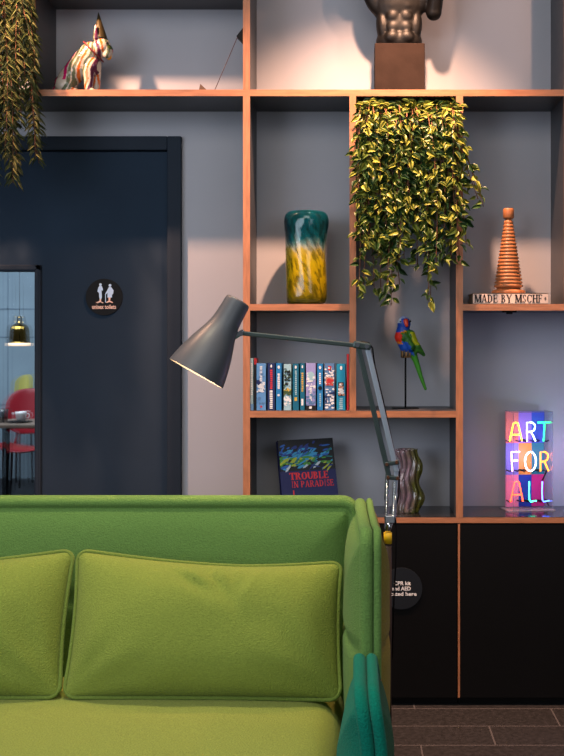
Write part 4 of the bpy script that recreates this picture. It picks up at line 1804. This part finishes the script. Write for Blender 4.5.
yt_ = 4.35
u = sc(yt_)
tz = Z(421.5, yt_)
TBW = M('table_top_wood', rgb(120, 104, 92), .5, var=.15)
tcx = X(8, yt_)
tbl = thing('cafe_table', 'small cafe table with dark pedestal behind the glass', 'table', (tcx, yt_, 0))
mb = MB()
mb.box(tcx - .4, tcx + .32, yt_ - .3, yt_ + .3, tz - .03, tz, TBW, bev=.006)
mb.build('table_top', tbl)
mb = MB()
mb.tube([(tcx - .015, yt_, .03), (tcx - .015, yt_, tz - .031)], .028, BLACK, n=16)
mb.build('pedestal', tbl)
mb = MB()
mb.box(tcx - .22, tcx + .22, yt_ - .2, yt_ + .2, 0, .03, BLACK, bev=.006)
mb.build('table_foot', tbl)
ytr = yt_ - .1
tx = X(19, ytr)
mb = MB()
mb.lathe([(0, 0), (.09, 0), (.1, .008), (.094, .009), (.085, .004), (0, .004)], BLACK, n=36)
tag(mb.build('tray', at=(tx, ytr, tz + .0005), local=True), 'black round tray under the white cup', 'tray')
CUPW = M('cup_white', rgb(225, 226, 228), .3, var=.03)
cup = thing('coffee_cup', 'white coffee cup on the cafe table behind the glass', 'cup', (X(21, ytr), ytr, tz + .0058))
mb = MB()
mb.lathe([(0, 0), (.026, 0), (.034, .02), (.042, .06), (.043, .075), (.039, .074), (.036, .04), (0, .012)], CUPW, n=32)
mb.build('cup_body', cup, local=True)
mb = MB()
mb.tube([(.04, 0, .062), (.06, 0, .058), (.064, 0, .042), (.052, 0, .026), (.036, 0, .026)], .005, CUPW, n=8)
mb.build('handle', cup, local=True)
mb = MB()
mb.lathe([(0, 0), (.032, 0), (.04, .1), (.038, .1), (.03, .006), (0, .006)], M('smoky_glass', rgb(70, 74, 78), .1, trans=.4, var=0), n=28)
tag(mb.build('drinking_glass', at=(X(3, ytr), ytr, tz + .0006), local=True), 'smoky tumbler left of the white cup', 'glass')

REDP = M('red_shell', rgb(146, 26, 40), .4, var=.05)


def shell_chair(name, label, xc, yc, seat_z, top_z, w, m, group=None):
    t = thing(name, label, 'chair', (xc, yc, 0))
    mb = MB()
    pad(mb, w, .42, .1, lambda d, a, b: .012 * (1 - math.exp(-d / .01)), lambda a, b, ww: Vector((a, b, seat_z - .02 + ww + .05 * (a / w * 2) ** 2)), m,
        insets=(0, .004, .01, .02), step=.03)
    pad(mb, w, .42, .1, lambda d, a, b: .012 * (1 - math.exp(-d / .01)), lambda a, b, ww: Vector((a, b, seat_z - .02 + ww + .05 * (a / w * 2) ** 2)), m, sgn=-1,
        insets=(0, .004, .01, .02), step=.03)
    mb.build('seat', t, local=True, merge=1e-5)
    hb = top_z - seat_z - .09
    mb = MB()
    for sg in (1, -1):
        pad(mb, w, hb, min(.14, hb * .45), lambda d, a, b: .01 * (1 - math.exp(-d / .01)),
            lambda a, b, ww: Vector((a, .22 + .08 * (b / hb + .5) - .1 * (a / w * 2) ** 2 + ww, top_z - hb / 2 + b)), m, sgn=sg, insets=(0, .004, .01, .02), step=.03)
    mb.build('backrest', t, local=True, merge=1e-5)
    for sx in (-1, 1):
        mb = MB()
        mb.tube([(sx * w * .36, .19, seat_z - .01), (sx * w * .3, .27, seat_z + .16)], .012, m, n=8)
        mb.build('back_strut', t, local=True)
    for sx in (-1, 1):
        for sy_ in (-1, 1):
            mb = MB()
            mb.tube([(sx * w * .38, sy_ * .17, seat_z - .01), (sx * w * .44, sy_ * .2, 0)], .011, M('leg_dark', rgb(40, 22, 26), .5), n=8)
            mb.build('leg', t, local=True)
    return t


shell_chair('shell_chair', 'red shell chair behind the cafe table, seen through the glass', X(27, 5.05), 5.05, .45, Z(389, 5.2), .46, REDP)
shell_chair('shell_chair', 'yellow high chair far away by the concrete wall', X(18, 6.1), 6.1, .62, Z(374.5, 6.3), .17, M('yellow_shell', rgb(176, 172, 92), .6))

# ------------------------------------------------------------------ lights
def light(name, kind, loc, energy, col, target=None, **kw):
    l = bpy.data.lights.new(name, kind)
    l.energy = energy
    l.color = col
    for k, v in kw.items():
        setattr(l, k, v)
    o = bpy.data.objects.new(name, l)
    C.objects.link(o)
    o.location = loc
    if target is not None:
        o.rotation_euler = (Vector(target) - Vector(loc)).to_track_quat('-Z', 'Y').to_euler()
    return o


WARM = (1., .54, .33)
for xx, e, tg in ((-1.45, 330, (-1.0, .1, 1.8)), (.15, 420, (.02, .08, 1.35)), (1.75, 300, (1.5, -.1, 1.2))):
    light('ceiling_or_fill_spot', 'SPOT', (xx, -.44, 3.03), e, WARM, tg, spot_size=math.radians(94 if abs(xx) > 1 else 84), spot_blend=1., shadow_soft_size=.03)
light('ceiling_or_fill_spot', 'SPOT', (1.6, -.62, 3.0), 34, WARM, (.1, .2, 2.45), spot_size=math.radians(60), spot_blend=.7, shadow_soft_size=.02)
light('ceiling_or_fill_spot', 'SPOT', (1.0, -.9, 2.8), 30, WARM, (.36, .26, 2.58), spot_size=math.radians(46), spot_blend=.6, shadow_soft_size=.02)  # added fill for the right part of the torso cell, no fixture there
light('sofa_spot', 'SPOT', (-.6, -1.28, 3.0), 135, (1., .84, .58), (-.5, -1.3, .5), spot_size=math.radians(80), spot_blend=.9, shadow_soft_size=.15)
light('front_fill', 'AREA', (-.4, -3.0, 3.1), 24, (1., .95, .88), (-.3, -.8, .8), shape='RECTANGLE', size=1.8, size_y=.9)  # added soft front fill for sofa and shelf cells, not a real fixture
light('daylight_fill', 'AREA', (-3.2, -4.6, 2.2), 98, (.8, .88, 1.), (-.3, 0, 1.2), shape='RECTANGLE', size=2.6, size_y=2.2)  # unseen area fill added for cool ambient light from front left
light('daylight_fill', 'AREA', (2.2, -5.0, 2.2), 30, (.86, .91, 1.), (.2, 0, 1.2), shape='RECTANGLE', size=2., size_y=2.)  # weaker unseen fill added on the right, no window there
light('back_room_daylight', 'AREA', (-3.0, 3.6, 3.1), 120, (.76, .88, 1.), (-3., 5.6, .8), shape='RECTANGLE', size=2., size_y=1.5)
light('lamp_bulb', 'POINT', c0.lerp(c1, .9), 1.2, (1., .68, .42), shadow_soft_size=.02)
light('neon_glow_fill', 'POINT', (.655, .16, S5t + .2), .5, (.75, .4, .9), shadow_soft_size=.03)  # added point light boosting the violet glow of the letters
light('neon_glow_fill', 'POINT', (.87, .06, S5t + .2), 1.6, (.5, .5, 1.), shadow_soft_size=.03)  # added off-frame lamp for the bluish glow right of the sign

w = bpy.data.worlds.new('world')
bpy.context.scene.world = w
w.use_nodes = True
bg = w.node_tree.nodes['Background']
bg.inputs['Color'].default_value = (.5, .55, .62, 1)
bg.inputs['Strength'].default_value = .16

# ------------------------------------------------------------------ camera
cam = bpy.data.cameras.new('camera')
co = bpy.data.objects.new('camera', cam)
C.objects.link(co)
co.location = (0, CAMY, CAMZ)
co.rotation_euler = (PI / 2, 0, 0)
cam.sensor_fit = 'AUTO'
cam.sensor_width = 36
cam.lens = 36 * F / 756
cam.shift_x = -(VX - 282) / 756
cam.shift_y = -(378 - VY) / 756
cam.clip_start = .05
s = bpy.context.scene
s.camera = co
s.view_settings.view_transform = 'Standard'
s.view_settings.look = 'None'
s.cycles.use_denoising = True
s.cycles.max_bounces = 10
s.cycles.transparent_max_bounces = 16
